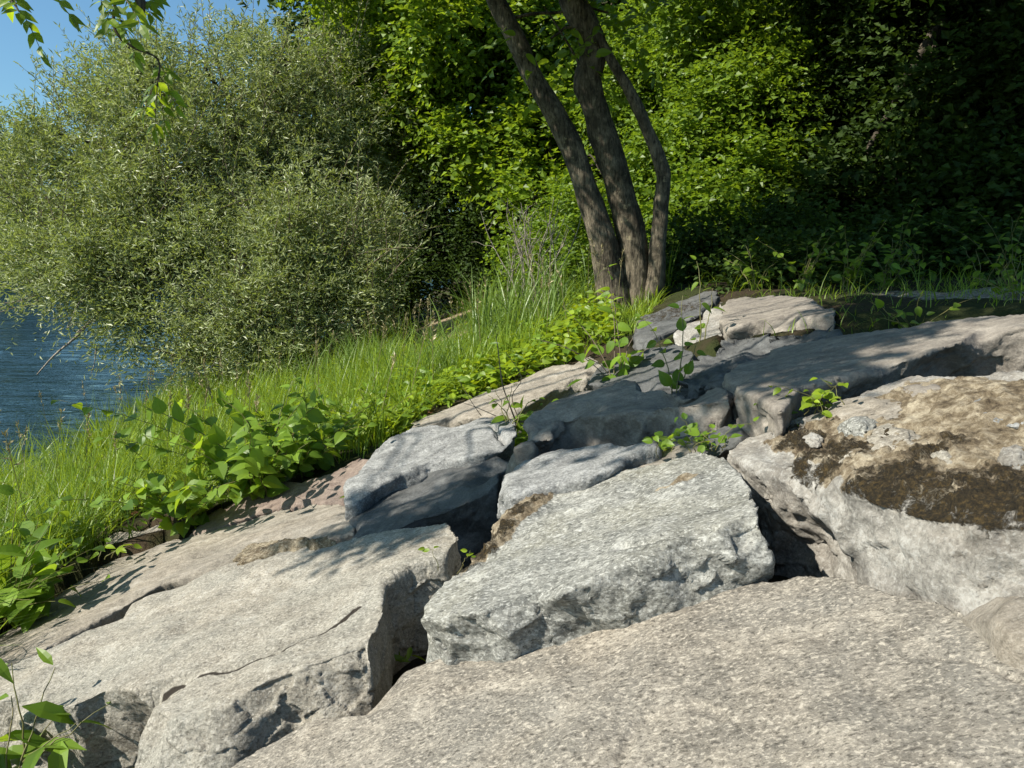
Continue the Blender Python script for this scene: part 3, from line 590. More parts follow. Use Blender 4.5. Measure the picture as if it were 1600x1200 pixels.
# maple and the wood behind
MK = dict(up=0.05, nz=0.9, shell=0.35, tl=0.7, sag=0.25, gap=(0.9, -0.05), spread=0.9)
tree('maple_tree', 'bright green maple with layered leaves over the dark path', 'tree', (0.3, 19.5, 0), 0.2,
     [pb(560, 70, 20, 90, 110), pb(700, 70, 19, 140, 130), pb(620, 190, 19, 90, 60), pb(850, 60, 19, 130, 120), pb(770, 230, 17.5, 120, 55), pb(850, 200, 18, 100, 70), pb(840, 320, 16.5, 90, 45), pb(690, -120, 20, 250, 130), pb(930, 330, 16, 70, 60)],
     M['maple'], M['bark2'], 11500, 9, 0.15, 0.13, seed=3, **MK)
tree('hazel_bush', 'bright green leafy hazel behind the three-stemmed tree', 'shrub', (3.6, 13.6, 0), 0.1,
     [pb(1090, 60, 15, 110, 110), pb(1080, 200, 13.5, 90, 90), pb(1170, 160, 13.5, 90, 110), pb(1090, 320, 12.5, 75, 70), pb(1170, 290, 12.8, 70, 80), pb(1000, 130, 16, 80, 130), pb(1230, 70, 14.5, 90, 100), pb(1040, 260, 14, 60, 90)],
     M['hazel'], M['bark2'], 9500, 9, 0.11, 0.085, seed=4, **MK)
DK = dict(up=0.05, nz=0.8, shell=0.4, tl=0.8, sag=0.25, gap=(1.1, -0.2), spread=0.9)
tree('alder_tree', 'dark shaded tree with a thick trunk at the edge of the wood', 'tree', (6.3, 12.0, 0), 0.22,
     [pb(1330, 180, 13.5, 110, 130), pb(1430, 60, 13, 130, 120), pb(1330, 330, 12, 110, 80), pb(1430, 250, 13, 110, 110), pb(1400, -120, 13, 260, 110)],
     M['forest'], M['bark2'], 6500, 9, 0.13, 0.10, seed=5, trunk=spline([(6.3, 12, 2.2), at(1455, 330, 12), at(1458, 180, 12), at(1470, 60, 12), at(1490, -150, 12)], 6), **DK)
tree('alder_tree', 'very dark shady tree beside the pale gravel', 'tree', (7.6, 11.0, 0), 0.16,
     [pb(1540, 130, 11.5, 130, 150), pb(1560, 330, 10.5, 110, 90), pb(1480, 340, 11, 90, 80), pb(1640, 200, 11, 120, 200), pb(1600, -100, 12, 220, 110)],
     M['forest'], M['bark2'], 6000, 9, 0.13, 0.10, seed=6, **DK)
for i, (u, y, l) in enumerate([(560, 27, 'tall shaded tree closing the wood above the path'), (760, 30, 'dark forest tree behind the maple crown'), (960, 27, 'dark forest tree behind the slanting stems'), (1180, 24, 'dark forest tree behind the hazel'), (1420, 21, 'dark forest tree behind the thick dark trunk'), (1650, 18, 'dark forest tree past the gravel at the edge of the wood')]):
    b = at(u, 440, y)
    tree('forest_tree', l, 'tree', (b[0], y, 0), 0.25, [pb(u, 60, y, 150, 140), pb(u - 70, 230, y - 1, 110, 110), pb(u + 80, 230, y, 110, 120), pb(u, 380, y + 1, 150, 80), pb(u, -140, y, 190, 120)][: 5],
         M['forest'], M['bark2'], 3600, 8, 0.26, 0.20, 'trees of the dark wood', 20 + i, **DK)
tree('ash_tree', 'feathery tall tree rising behind the willow top against blue sky', 'tree', (-6.5, 29, 0), 0.2,
     [pb(530, 0, 29, 50, 60), pb(560, -90, 29, 90, 70), pb(560, 120, 29, 70, 90)], M['forest'], M['bark2'], 2600, 9, 0.16, 0.06, seed=40, **WK)
for i, (u, y, h, l) in enumerate([(-6, 128, 30, 'tall dark spruce on the far bank'), (18, 135, 24, 'spruce on the far bank, shorter and beside the tall one'), (45, 140, 25, 'spruce on the far bank with its tip just over the willow')]):
    x = at(u, 400, y)[0]; bz = 1.0; root = thing('spruce_tree', l, 'tree', (x, y, bz), 'spruces on the far bank'); tb = MB()
    tube(tb, [(0, 0, 0), (0, 0, h * .5), (0, 0, h)], [.5, .3, .05], 8); tb.build('trunk', M['bark2'], root)
    r = np.random.default_rng(60 + i); n = 5000; f = r.random(n) ** 0.7; a = r.random(n) * 6.283; rr = (1 - f) * h * 0.19 * (0.6 + 0.4 * np.sin(f * 60) ** 2) * np.sqrt(r.random(n)) + 0.1
    d = np.stack([np.cos(a), np.sin(a), np.full(n, -0.25)], 1); P = np.stack([np.cos(a) * rr, np.sin(a) * rr, 0.5 + f * (h - 0.6)], 1)
    cb = MB(); leaves(cb, P, d + r.normal(size=d.shape) * .25, np.array([0, 0, 1.0]) + r.normal(size=d.shape) * .3, 1.3 * (1.15 - f), 0.5 * (1.1 - f), r.random(n)); cb.build('crown', M['conifer'], root)
for i, (u, y, h, l) in enumerate([(-20, 118, 12, 'rounded tree standing low on the far bank'), (25, 121, 11, 'second rounded tree on the far bank, nearer the willow')]):
    x = at(u, 400, y)[0]
    tree('far_tree', l, 'tree', (x, 124, 0), .3, [((x, 126, 5), (5, 4, 4.5)), ((x + 3, 127, 8), (4, 4, 4)), ((x - 3, 127, 8), (4, 4, 4))], M['forest'], M['bark2'], 1500, 6, .9, .7, 'broad trees on the far bank', 70 + i, gap=(4, -.2), tl=1.5)

# the three-stemmed tree on the bank
TY = 9.4
root = thing('multi_stem_tree', 'three slanting bark-covered stems growing from one foot on the bank', 'tree', at(992, 490, TY))
org = np.array(root.location); K = TY / FPX
stems = [([(966, 510), (957, 455), (945, 395), (918, 300), (882, 205), (835, 125), (805, 60), (775, 0), (745, -80), (700, -180)], [30, 25, 23, 21, 20.5, 19, 18.5, 17, 16, 13], 0),
         ([(1000, 500), (996, 455), (988, 370), (962, 270), (935, 190), (918, 130), (925, 70), (895, 0), (880, -80), (890, -200)], [30, 26, 25, 25, 24, 27, 26, 24, 22, 18], 0.05),
         ([(1014, 510), (1022, 455), (1030, 370), (1036, 290), (1034, 262), (1010, 200), (985, 145), (955, 95), (935, 50)], [18, 15, 13, 13, 14, 11, 10, 9, 7], -0.12)]
paths = []
for pth, rad, dy in stems:
    P = spline([at(u, v, TY + dy) for u, v in pth], 8); rr = np.interp(np.linspace(0, 1, len(P)), np.linspace(0, 1, len(rad)), rad) * K * np.interp(np.linspace(0, 1, len(P)), [0, .18, .5, 1], [1.0, .92, .80, .80])
    P = P + 0.012 * np.stack([noise(P * 3), noise(P * 3 + 7), 0 * P[:, 0]], 1)
    tb = MB(); tube(tb, P, rr, 28, 0.14); tb.build('trunk', M['bark'], root, org, True); paths.append(P)
tb = MB()
cbl = [((-0.6, 8.2, EYE + 5.0), (1.8, 1.3, 1.1)), ((1.2, 8.2, EYE + 5.4), (2.0, 1.4, 1.2)), ((3.2, 8.6, EYE + 5.2), (1.8, 1.5, 1.2)), ((1.4, 7.2, EYE + 5.2), (1.8, 1.2, 1.0)), ((4.6, 9.4, EYE + 4.6), (1.4, 1.6, 1.0)), ((-2.3, 8.1, EYE + 4.4), (1.3, 1.0, .8)), ((.4, 6.7, EYE + 3.5), (1.2, .8, .55)), ((1.7, 7.3, EYE + 3.5), (1.2, .8, .55)), ((-.9, 6.2, EYE + 4.3), (1.2, .8, .6)), ((3.0, 7.6, EYE + 3.7), (1.1, .8, .55)), ((.6, 5.2, EYE + 3.7), (1.1, .8, .45)), ((-.6, 5.0, EYE + 4.1), (1.0, .8, .45)), ((1.8, 6.0, EYE + 3.9), (1.0, .8, .45)), (at(860, 60, 9.3), (.45, .3, .28)), (at(950, 20, 9.6), (.5, .4, .3))]  # several clumps out of view, added to shade the stems and crest bushes
for i, (c, rd) in enumerate(cbl): limb(tb, paths[i % 2][-3 if i < 13 else 52], np.array(c), .06 if i < 13 else .02, .012, .1, 80 + i)
S = spline([at(918, 130, TY), at(900, 90, TY), at(870, 40, TY - .1), at(850, 10, TY - .2)], 4); tube(tb, S, np.linspace(.02, .006, len(S)), 6)
tb.build('limb', M['bark'], root, org, True)
cb = MB(); foliage(cb, cbl[:13], 9600, 9, .13, .075, seed=9, **MK); foliage(cb, cbl[13:], 70, 7, .15, .08, seed=10, rows=OVATE, **{**MK, 'clump': 0}); cb.build('crown', M['maple'], root, org)

# overhanging ash: its crown stands out of view, one spray of leaves hangs into it
def pinnate(mb, st, P0, D, n=4, L=.11, W=.042, seed=0):
    r = np.random.default_rng(seed); D = nrm(np.array(D, float)); S = nrm(np.cross(D, [0, 0, 1.0]) + 1e-3); ll = n * L * 0.62
    pts = np.array([P0 + D * ll * t - np.array([0, 0, .35 * ll * t * t]) for t in np.linspace(0, 1, 6)]); tube(st, pts, np.linspace(.003, .0015, 6), 5)
    P, DD = [], []
    for k in range(n):
        q = P0 + D * ll * (k + 1) / (n + .3) - np.array([0, 0, .35 * ll * ((k + 1) / (n + .3)) ** 2])
        for s in (-1, 1): P.append(q); DD.append(D * .7 + S * s + np.array([0, 0, -.35]) + r.normal(size=3) * .2)
    P.append(pts[-1]); DD.append(D + np.array([0, 0, -.6]))
    P, DD = np.array(P), np.array(DD)
    leaves(mb, P, DD, np.array([-.2, -.8, .8]) + r.normal(size=P.shape) * .4, L * r.uniform(.8, 1.2, len(P)), W * r.uniform(.9, 1.2, len(P)), r.random(len(P)), LANCE, .1, .25)
AB = np.array([-6.2, 4.0, float(ground_z(-6.2, 4.0))])
root = thing('ash_tree', 'overhanging tree whose long twigs of leaflets hang against the blue sky', 'tree', AB); tb = MB(); cb = MB()
S = spline([AB, AB + [.05, 0, 1.5], AB + [.4, .1, 3.0], AB + [1.3, .3, 4.6]], 6); tube(tb, S, np.linspace(.16, .08, len(S)), 14, .15); tb.build('trunk', M['bark'], root, AB, True)
tb = MB(); Y0 = 4.2
main = spline([S[-1], at(60, -160, 4.0), at(150, -60, Y0), at(215, -5, Y0), at(222, 22, Y0)], 6); tube(tb, main, np.linspace(.06, .013, len(main)), 8)
tw = spline([at(185, -30, Y0), at(178, 40, Y0), at(205, 72, Y0), at(246, 92, Y0), at(248, 130, Y0)], 5); tube(tb, tw, np.linspace(.009, .004, len(tw)), 6)
tw2 = spline([at(40, -180, 3.9), at(20, -60, Y0), at(15, -10, Y0), at(30, 18, Y0)], 5); tube(tb, tw2, np.linspace(.014, .004, len(tw2)), 6)
rr = random.Random(5)
for (u, v, du, dv, k) in ((248, 118, -18, 30, 3), (248, 122, 6, 40, 4), (248, 118, 24, 26, 3), (248, 112, -4, 34, 4), (246, 100, 26, 8, 2), (178, 25, -22, 22, 3), (180, 8, -30, 10, 3), (182, 20, 16, 24, 4), (190, -6, 26, 16, 4), (200, -20, 24, 20, 4), (225, 0, 30, 8, 3), (230, -20, 34, 14, 3), (160, -30, -10, 26, 4), (20, -20, -16, 22, 3), (18, -8, 18, 14, 3), (32, 16, 16, 24, 3), (10, -30, -20, 10, 3), (60, -30, 18, 14, 3)):
    p0 = at(u, v, Y0 + rr.uniform(-.2, .2)); p1 = at(u + du, v + dv, Y0 + rr.uniform(-.5, .3)); pinnate(cb, tb, p0, p1 - p0, k, .088, .038, abs(u * 7 + v))
for k in range(11):             # the crown above and out to the side, which dapples the boulders
    a = at(60, -160, 4.0) if k % 2 else S[-1]; e = np.array([*((rr.uniform(-5.8, -2.3), rr.uniform(1.6, 2.4)) if k % 3 else (rr.uniform(-2, .3), rr.uniform(3.2, 4.2))), EYE + rr.uniform(3.5, 4.4)]); limb(tb, a, e, .022, .005, .14, 300 + k, 5)
tb.build('branch', M['bark'], root, AB, True)
foliage(cb, [((-5.0, 1.85, EYE + 3.45), (.75, .30, .3)), ((-4.0, 2.1, EYE + 3.8), (.8, .26, .25)), ((-3.2, 2.05, EYE + 4.1), (.9, .32, .3)), ((-2.4, 2.3, EYE + 4.3), (.7, .3, .25)), ((-4.0, 1.68, EYE + 3.8), (.6, .2, .2)), ((-3.2, 1.6, EYE + 4.1), (.4, .18, .2)), ((-1.1, 3.6, EYE + 3.9), (.9, .45, .3)), ((-.1, 4.0, EYE + 4.0), (.8, .45, .3)), ((-1.9, 3.1, EYE + 4.3), (.7, .35, .3))], 2100, 8, .13, .055, seed=12, rows=LANCE, **{**MK, 'gap': (.5, .0), 'tl': .32})  # leaf clumps out of view, shaped and placed to shade boulders and crest
cb.build('crown', M['walnut'], root, AB)

# ------------------------------------------------------------------ grass and ground cover
def off_rocks(P, grow=1.0):
    ok = np.ones(len(P), bool)
    for r in ROCKS_XY:
        c = r.mean(0); ok &= ~inside(P, c + (r - c) * grow)
    return ok
def blades(mb, P, h, wd, lean, seed=0, seg=4, az=None):
    pc = -1.35 - 0.025 * (P[:, 1] - 11); h = h * np.where((P[:, 1] > 10.5) & (P[:, 1] < 15.2) & (np.abs(P[:, 0] + .095 * P[:, 1]) < .55), .33, 1.0) * np.where((P[:, 1] > 6.8) & (P[:, 1] < 9.9) & (P[:, 0] > .145 * P[:, 1] - .75) & (P[:, 0] < .145 * P[:, 1] + .8), .40, 1.0); r = np.random.default_rng(seed); n = len(P); a = r.random(n) * 6.283 if az is None else az
    D = np.stack([np.cos(a), np.sin(a), 0 * a], 1); S = np.stack([-np.sin(a), np.cos(a), 0 * a], 1)
    S = nrm(S + D * r.normal(size=n)[:, None] * .5)
    V = []
    for i in range(seg + 1):
        t = i / seg; c = P + D * (lean * h * t ** 1.8)[:, None]; c[:, 2] += h * (t - 0.28 * np.minimum(lean, 1.6) * t * t)
        w_ = wd * (1 - t) ** 0.7 * (0.7 + .3 * min(1, t * 4)); V += [c + S * w_[:, None] / 2, c - S * w_[:, None] / 2]
    V = np.stack(V, 1); k = 2 * (seg + 1); q = np.array([(2 * i, 2 * i + 1, 2 * i + 3, 2 * i + 2) for i in range(seg)])
    var = np.clip(r.normal(.5, .25, n), 0, 1); mb.add(V.reshape(-1, 3), (np.arange(n)[:, None, None] * k + q).reshape(-1, 4), np.repeat(var, seg))
def scatter(n, y0, y1, x0, seed, pw=1.0):
    r = np.random.default_rng(seed); y = y0 + (y1 - y0) * r.random(n) ** pw; x = x0 + (edge_x(y) + .22 - x0) * r.random(n)
    P = np.stack([x, y], 1); P = P[off_rocks(P, 1.02)]; P = P[fbm(np.c_[P * 1.1, 0 * P[:, 0]], 3) > r.normal(-.15, .25, len(P))]
    pc = -1.35 - 0.025 * (P[:, 1] - 11); P = P[~((P[:, 1] > 14.2) & (np.abs(P[:, 0] - pc) < .8))]
    return np.c_[P, ground_z(P[:, 0], P[:, 1]) - .02]
gb = MB()
P = scatter(30000, 0.8, 8.5, -6.3, 1, .8); r = np.random.default_rng(2); cl = fbm(P * 1.5, 3)
blades(gb, P, np.clip(.40 + .22 * cl + r.normal(0, .11, len(P)), .1, .85), r.uniform(.006, .014, len(P)), r.uniform(.15, 1.3, len(P)), 3)
P = scatter(24000, 8, 20, -6.6, 4); cl = fbm(P * 1.2, 3)
blades(gb, P, np.clip(.46 + .26 * cl + r.normal(0, .13, len(P)), .12, 1.0), r.uniform(.010, .022, len(P)), r.uniform(.15, 1.3, len(P)), 5)
P = scatter(2200, 2.0, 14, -6.3, 6); blades(gb, P, r.uniform(.6, 1.1, len(P)), r.uniform(.006, .011, len(P)), r.uniform(.1, .5, len(P)), 7)
def tufts(n, y0, y1, per, h0, h1, seed, wd=.011):
    C_ = scatter(n, y0, y1, -6.4, seed); r = np.random.default_rng(seed + 50); k = np.repeat(np.arange(len(C_)), per); a = r.random(len(k)) * 6.283
    P = C_[k] + np.stack([np.cos(a), np.sin(a), 0 * a], 1) * (r.random(len(k)) * .07)[:, None]; hh = r.uniform(h0, h1, len(C_))[k] * r.uniform(.5, 1.1, len(k))
    blades(gb, P, hh, wd * r.uniform(.7, 1.5, len(k)), r.uniform(.25, 1.3, len(k)), seed, 5, a)
tufts(900, 1.5, 9, 18, .3, .75, 61); tufts(700, 8, 19, 18, .35, .85, 62, .016)
q = np.random.default_rng(18); P = np.c_[q.uniform(1.6, 5.2, 1900), q.uniform(4.2, 6.9, 1900)]; P = P[off_rocks(P, 1.02)]; P = P[fbm(np.c_[P * 1.6, 0 * P[:, 0]], 3) > -.15]
P = np.c_[P, ground_z(P[:, 0], P[:, 1]) - .02]; blades(gb, P, q.uniform(.05, .22, len(P)), q.uniform(.005, .010, len(P)), q.uniform(.3, 1.4, len(P)), 19)
q = np.random.default_rng(8); P = np.c_[q.uniform(1.0, 7.5, 1500), q.uniform(6.0, 12, 1500)]; P = P[off_rocks(P, 1.05)]; P = P[(fbm(np.c_[P * 1.0, 0 * P[:, 0]], 3) > .0)]
P = np.c_[P, ground_z(P[:, 0], P[:, 1]) - .02]; blades(gb, P, q.uniform(.08, .35, len(P)), q.uniform(.006, .012, len(P)), q.uniform(.2, 1.1, len(P)), 9)
P = scatter(2600, 1.2, 18, -6.3, 91); q = np.random.default_rng(92); db = MB()
blades(db, P, q.uniform(.12, .6, len(P)), q.uniform(.005, .012, len(P)), q.uniform(.4, 2.2, len(P)), 93)
P = scatter(260, 2.0, 15, -6.2, 94)          # tall flowering stalks with loose seed heads
for i_, p_ in enumerate(P):
    h_ = q.uniform(.65, 1.05); e_ = p_ + np.array([q.normal() * .12, q.normal() * .1, h_]); tube(db, np.linspace(p_, e_, 4) + np.array([0, 0, 0]), [.0035, .003, .0025, .002], 4)
    kk = 16; f_ = q.random(kk) ; pp = e_ - (e_ - p_) * (f_ * .2)[:, None]; leaves(db, pp, (e_ - p_) / h_ + q.normal(size=(kk, 3)) * .45, q.normal(size=(kk, 3)), .05, .012, q.random(kk))
o = db.build('dry_grass', M['straw']); o['kind'] = 'stuff'
o = gb.build('grass', M['grass']); o['kind'] = 'stuff'
cb = MB(); q = np.random.default_rng(11)
def cover(n, u0, u1, v0, v1, h, L, W, mat_b, seed, rows=OVATE):
    q = np.random.default_rng(seed); P = np.array([on_plane(a, b) for a, b in zip(q.uniform(u0, u1, n), q.uniform(v0, v1, n))])
    P = P[off_rocks(P[:, :2], 1.0)]; P[:, 2] = ground_z(P[:, 0], P[:, 1]) + h * (.25 + .75 * q.random(len(P))) * (.7 + .5 * fbm(P * 2, 2)); a = q.random(len(P)) * 6.283
    leaves(mat_b, P, np.stack([np.cos(a), np.sin(a), q.normal(-.1, .25, len(P))], 1), np.array([-.2, -.1, 1.0]) + q.normal(size=P.shape) * .35, L * q.uniform(.6, 1.2, len(P)), W * q.uniform(.6, 1.2, len(P)), q.random(len(P)), rows)
cover(1500, 735, 900, 520, 640, .32, .10, .07, cb, 12); cover(700, 640, 760, 585, 640, .3, .10, .07, cb, 17); cover(900, 540, 660, 620, 690, .3, .10, .045, cb, 13); cover(700, 880, 960, 470, 545, .4, .09, .06, cb, 14)
cover(2200, -50, 640, 600, 900, .3, .09, .03, cb, 15); cover(1500, 60, 640, 560, 640, .45, .10, .035, cb, 16)
o = cb.build('ground_cover', M['lime']); o['kind'] = 'stuff'
cb = MB(); cover(1300, 560, 930, 500, 680, .42, .12, .05, cb, 44, LANCE); cover(900, -60, 560, 620, 920, .45, .10, .045, cb, 45)
o = cb.build('weedy_cover', M['knot']); o['kind'] = 'stuff'

# ------------------------------------------------------------------ single plants
def plant(name, label, cat, base, stems, L, W, lm='knot', gap=.07, rows=OVATE, seed=0, start=.2, sr=.004, group=None, droop=.25, updir=.9, stm='stem'):
    base = np.array(base, float); root = thing(name, label, cat, base, group); lb = MB(); r = np.random.default_rng(seed + 500)
    for (az, ln, lean) in stems:
        d = np.array([math.cos(R(az)), math.sin(R(az)), 0]); k = 10; t = np.linspace(0, 1, k)
        o0 = r.normal(size=3) * .03 * np.array([1, 1, 0])
        pts = base + o0 + d * (lean * ln * t ** 1.5)[:, None]; pts[:, 2] += ln * (t - .5 * lean * .6 * t * t * 1.2); pts += np.cumsum(r.normal(size=pts.shape) * .006, 0)
        sb = MB(); tube(sb, pts, np.linspace(sr, sr * .4, k), 6); sb.build('stem', M[stm], root, base, True)
        m_ = max(3, int(ln * (1 - start) / gap)); f = np.linspace(start, 1, m_); P = np.stack([np.interp(f, t, pts[:, i]) for i in range(3)], 1)
        T = nrm(np.stack([np.interp(f, t, np.gradient(pts[:, i])) for i in range(3)], 1)); S = nrm(np.cross(T, [0, 0, 1.0]) + r.normal(size=T.shape) * .25); sg = np.where(np.arange(m_) % 2, 1, -1)[:, None]
        D = S * sg + T * .35 + r.normal(size=T.shape) * .25 + np.array([0, 0, -.12])
        N = np.array([-.25, -.35, updir]) + r.normal(size=T.shape) * .3; sz = (1 - .45 * f ** 3) * r.uniform(.7, 1.15, m_)
        leaves(lb, P + nrm(D) * .012, D, N, L * sz, W * sz, np.clip(r.normal(.5, .25, m_), 0, 1), rows, .12, droop)
    lb.build('foliage', M[lm], root, base); return root
def gpt(u, v, dz=0.0):
    p = on_plane(u, v); p[2] = float(ground_z(p[0], p[1])) if dz is None else p[2] + dz; return p
rs = np.random.default_rng(77)
def bunch(n, l0, l1, e0=.3, e1=1.0, a0=0, a1=360): return [(rs.uniform(a0, a1), rs.uniform(l0, l1), rs.uniform(e0, e1)) for _ in range(n)]
p = gpt(405, 775, -.1)
plant('knotweed', 'large knotweed with arching red-brown stem and broad translucent leaves', 'plant', p, [(185, 1.25, 1.0), (175, .9, 1.2), (200, .9, .8), (160, 1.0, .7)] + bunch(18, .6, 1.1, .3, .9), .16, .115, seed=1, gap=.065)
plant('knotweed', 'dense leafy knotweed crowding over the reddish stone', 'plant', gpt(480, 738, -.1), bunch(20, .45, .9, .3, 1.0), .14, .10, seed=2, gap=.06)
plant('knotweed', 'knotweed with big blunt leaves spilling over the pale sunk stone', 'plant', gpt(290, 815, -.1), bunch(18, .4, .85, .4, 1.1), .15, .105, seed=3, gap=.065)
plant('knotweed', 'low yellowish leafy plant against the cracked light grey boulder', 'plant', gpt(580, 685, -.1), bunch(16, .35, .6, .4, 1.1), .13, .055, 'lime', seed=4, gap=.05)
plant('knotweed', 'bushy broad-leaved plant where the tall grass meets the knotweed', 'plant', gpt(530, 690, -.1), bunch(16, .4, .75, .3, 1.0), .12, .08, seed=5, gap=.06)
for pth, n_ in (([(395, 760), (365, 715), (325, 683), (275, 655), (222, 634)], 12), ([(410, 760), (405, 700), (380, 650), (345, 622)], 9), ([(430, 760), (450, 700), (470, 655), (500, 630)], 9)):
    S_ = spline([at(u, v, p[1] + .02 * i) for i, (u, v) in enumerate(pth)], 6); sb = MB(); tube(sb, S_, np.linspace(.006, .002, len(S_)), 6); kn = [o for o in COL.objects if o.get('label', '').startswith('large knotweed with')][0]
    sb.build('stem', M['stem'], kn, np.array(kn.location), True); q = np.random.default_rng(n_ + len(S_)); f = np.linspace(.18, 1, n_); P_ = np.stack([np.interp(f, np.linspace(0, 1, len(S_)), S_[:, i]) for i in range(3)], 1)
    T_ = nrm(np.stack([np.interp(f, np.linspace(0, 1, len(S_)), np.gradient(S_[:, i])) for i in range(3)], 1)); lb = MB()
    D_ = T_ * .45 + np.array([0, -.15, 1.0]) * np.where(np.arange(n_) % 2, .8, -.8)[:, None] + q.normal(size=P_.shape) * .2
    leaves(lb, P_, D_, np.array([-.35, -1.0, .35]) + q.normal(size=P_.shape) * .3, .165 * (1 - .4 * f ** 4) * q.uniform(.8, 1.1, n_), .125 * (1 - .4 * f ** 4), np.clip(q.normal(.7, .15, n_), 0, 1), OVATE, .1, .15); lb.build('foliage', M['knot'], kn, np.array(kn.location))
plant('dock_plant', 'dark broad-leaved plant overhanging the flat slab at the frame edge', 'plant', gpt(10, 960, -.1), [(15, .8, .4), (-25, .7, .5), (80, .8, .2), (30, .6, .7), (-40, .5, .9), (70, .7, .3), (150, .6, .5), (20, .45, .9), (60, .5, .6), (-20, .4, 1.1), (120, .55, .5), (180, .4, .8), (0, .5, 1.0), (90, .6, .3), (10, .7, .6), (45, .55, .9), (-10, .6, .8)], .21, .145, seed=6, gap=.09)
plant('dock_plant', 'tall sunlit broad-leaved stems beside the tall grass edge', 'plant', gpt(-10, 860, -.1), [(-30, .5, .9), (60, .8, .3), (120, .7, .5), (0, .6, .5), (40, .7, .4), (200, .5, .6), (90, .6, .5)], .15, .10, seed=7, gap=.09)
plant('knotweed', 'bright long-leaved sprig hanging across the shaded block end', 'plant', on_plane(20, 1230, (BANK[0] - .25, .35, 0)), [(80, .42, .35), (110, .35, .5), (30, .35, .9), (150, .3, .6), (60, .3, .7), (100, .5, .2), (10, .3, .8), (130, .45, .3)], .25, .085, seed=8, gap=.10, rows=LANCE)
plant('sapling', 'young sapling with rounded leaves at the foot of the three stems', 'plant', gpt(960, 590, -.1), [(90, .75, .35), (60, .6, .5), (140, .7, .6), (180, .5, .9), (200, .55, 1.1), (20, .45, .8), (110, .9, .2)], .13, .09, seed=9, gap=.085, stm='twig')
plant('sapling', 'thin leafy shoot climbing over the dark blocky stone', 'plant', gpt(1045, 612, -.02), [(120, .5, .45), (80, .55, .3), (60, .35, .5)], .10, .062, seed=10, gap=.06, start=.1)
plant('sapling', 'few-leaved shoot before the pale pointed stone', 'plant', gpt(1095, 545, .05), [(90, .55, .2), (70, .4, .4)], .11, .07, 'hazel', seed=11, gap=.1)
plant('sapling', 'low leafy sprig growing between the cracked and the rounded boulder', 'plant', gpt(800, 660, -.03), [(30, .28, .7), (80, .3, .5), (150, .25, .6), (10, .22, .9), (110, .25, .4)], .085, .055, 'hazel', seed=12, gap=.05)
for i, (u, v, l) in enumerate([(1055, 705, 'wild strawberry tuft with toothed leaflets above the gneiss slab'), (1105, 697, 'spreading strawberry tuft touching the mossy boulder corner')]):
    plant('strawberry_plant', l, 'plant', gpt(u, v, -.02), bunch(9, .07, .17, .5, 1.3), .062, .042, 'knot', seed=20 + i, gap=.028, start=.55, sr=.002, group='strawberry tufts between the boulders')
plant('clover_plant', 'lime green herb in the joint below the wide flat slab', 'plant', gpt(1280, 645, 0), bunch(9, .08, .2, .4, 1.3), .06, .04, 'lime', seed=23, gap=.028, start=.4, sr=.002)
plant('clover_plant', 'flat rosette of small leaves near the slab corner', 'plant', gpt(1218, 652, 0), bunch(7, .05, .09, .8, 1.5), .05, .036, 'knot', seed=24, gap=.025, start=.4, sr=.002)
plant('seedling', 'tiny two-leaved seedling in the gap beside the gneiss slab', 'plant', gpt(706, 885, -.02), [(170, .07, .8), (30, .08, .6)], .05, .026, 'lime', seed=25, gap=.05, start=.7, sr=.0015, updir=.4)
plant('seedling', 'yellow leaf cluster lying at the grass edge by the flat slab', 'plant', gpt(170, 868, -.03), [(10, .16, 1.1), (60, .14, .9), (-20, .2, 1.0)], .11, .06, 'lime', seed=26, gap=.07, start=.4)
tree('bramble_bush', 'leafy bramble trailing over the back of the crest slab', 'shrub', (2.9, 7.9, 0), .03, [pb(1230, 440, 8.0, 60, 32), pb(1310, 445, 7.7, 55, 36), pb(1170, 435, 8.4, 40, 24)], M['forest'], M['twig'], 620, 8, .085, .06, seed=54, **MK)
for i, (u, y, h, ns, mt_, l) in enumerate([(1180, 7.6, .55, 8, 'hazel', 'leafy weed overhanging the crest slab'), (1250, 7.0, .6, 9, 'hazel', 'dark leafy weed standing beyond the crest slab'), (1320, 6.6, .75, 8, 'hazel', 'tall bushy weed next to the jagged rock'), (1385, 6.8, .45, 7, 'knot', 'sunlit weed between the dark bushes'), (1440, 7.2, .5, 7, 'knot', 'bright-tipped weed by the gravel'), (1540, 6.6, .35, 6, 'hazel', 'grassy weed on the pale gravel'), (1400, 7.6, .85, 3, 'hazel', 'single tall flowering weed stalk'), (1570, 7.4, .8, 5, 'hazel', 'shaded weed with lit broad leaves by the frame edge')]):
    x = at(u, 450, y)[0]
    plant('weed', l, 'plant', (x, y, float(ground_z(x, y)) - .02), bunch(ns, h * .6, h * 1.1, .2, .8), .10, .065, mt_, seed=30 + i, gap=.06, group='weeds along the crest of the bank')
tree('forest_shrub', 'dark shrub arching over the far end of the path', 'shrub', (-3.2, 25, 0), .06, [pb(600, 420, 24, 80, 60), pb(680, 370, 25, 110, 60), pb(780, 400, 24, 80, 70), pb(720, 300, 25, 120, 60), pb(690, 440, 24.5, 70, 40), pb(630, 455, 23, 60, 40)], M['forest'], M['bark2'], 2600, 8, .14, .10, seed=53, **DK)
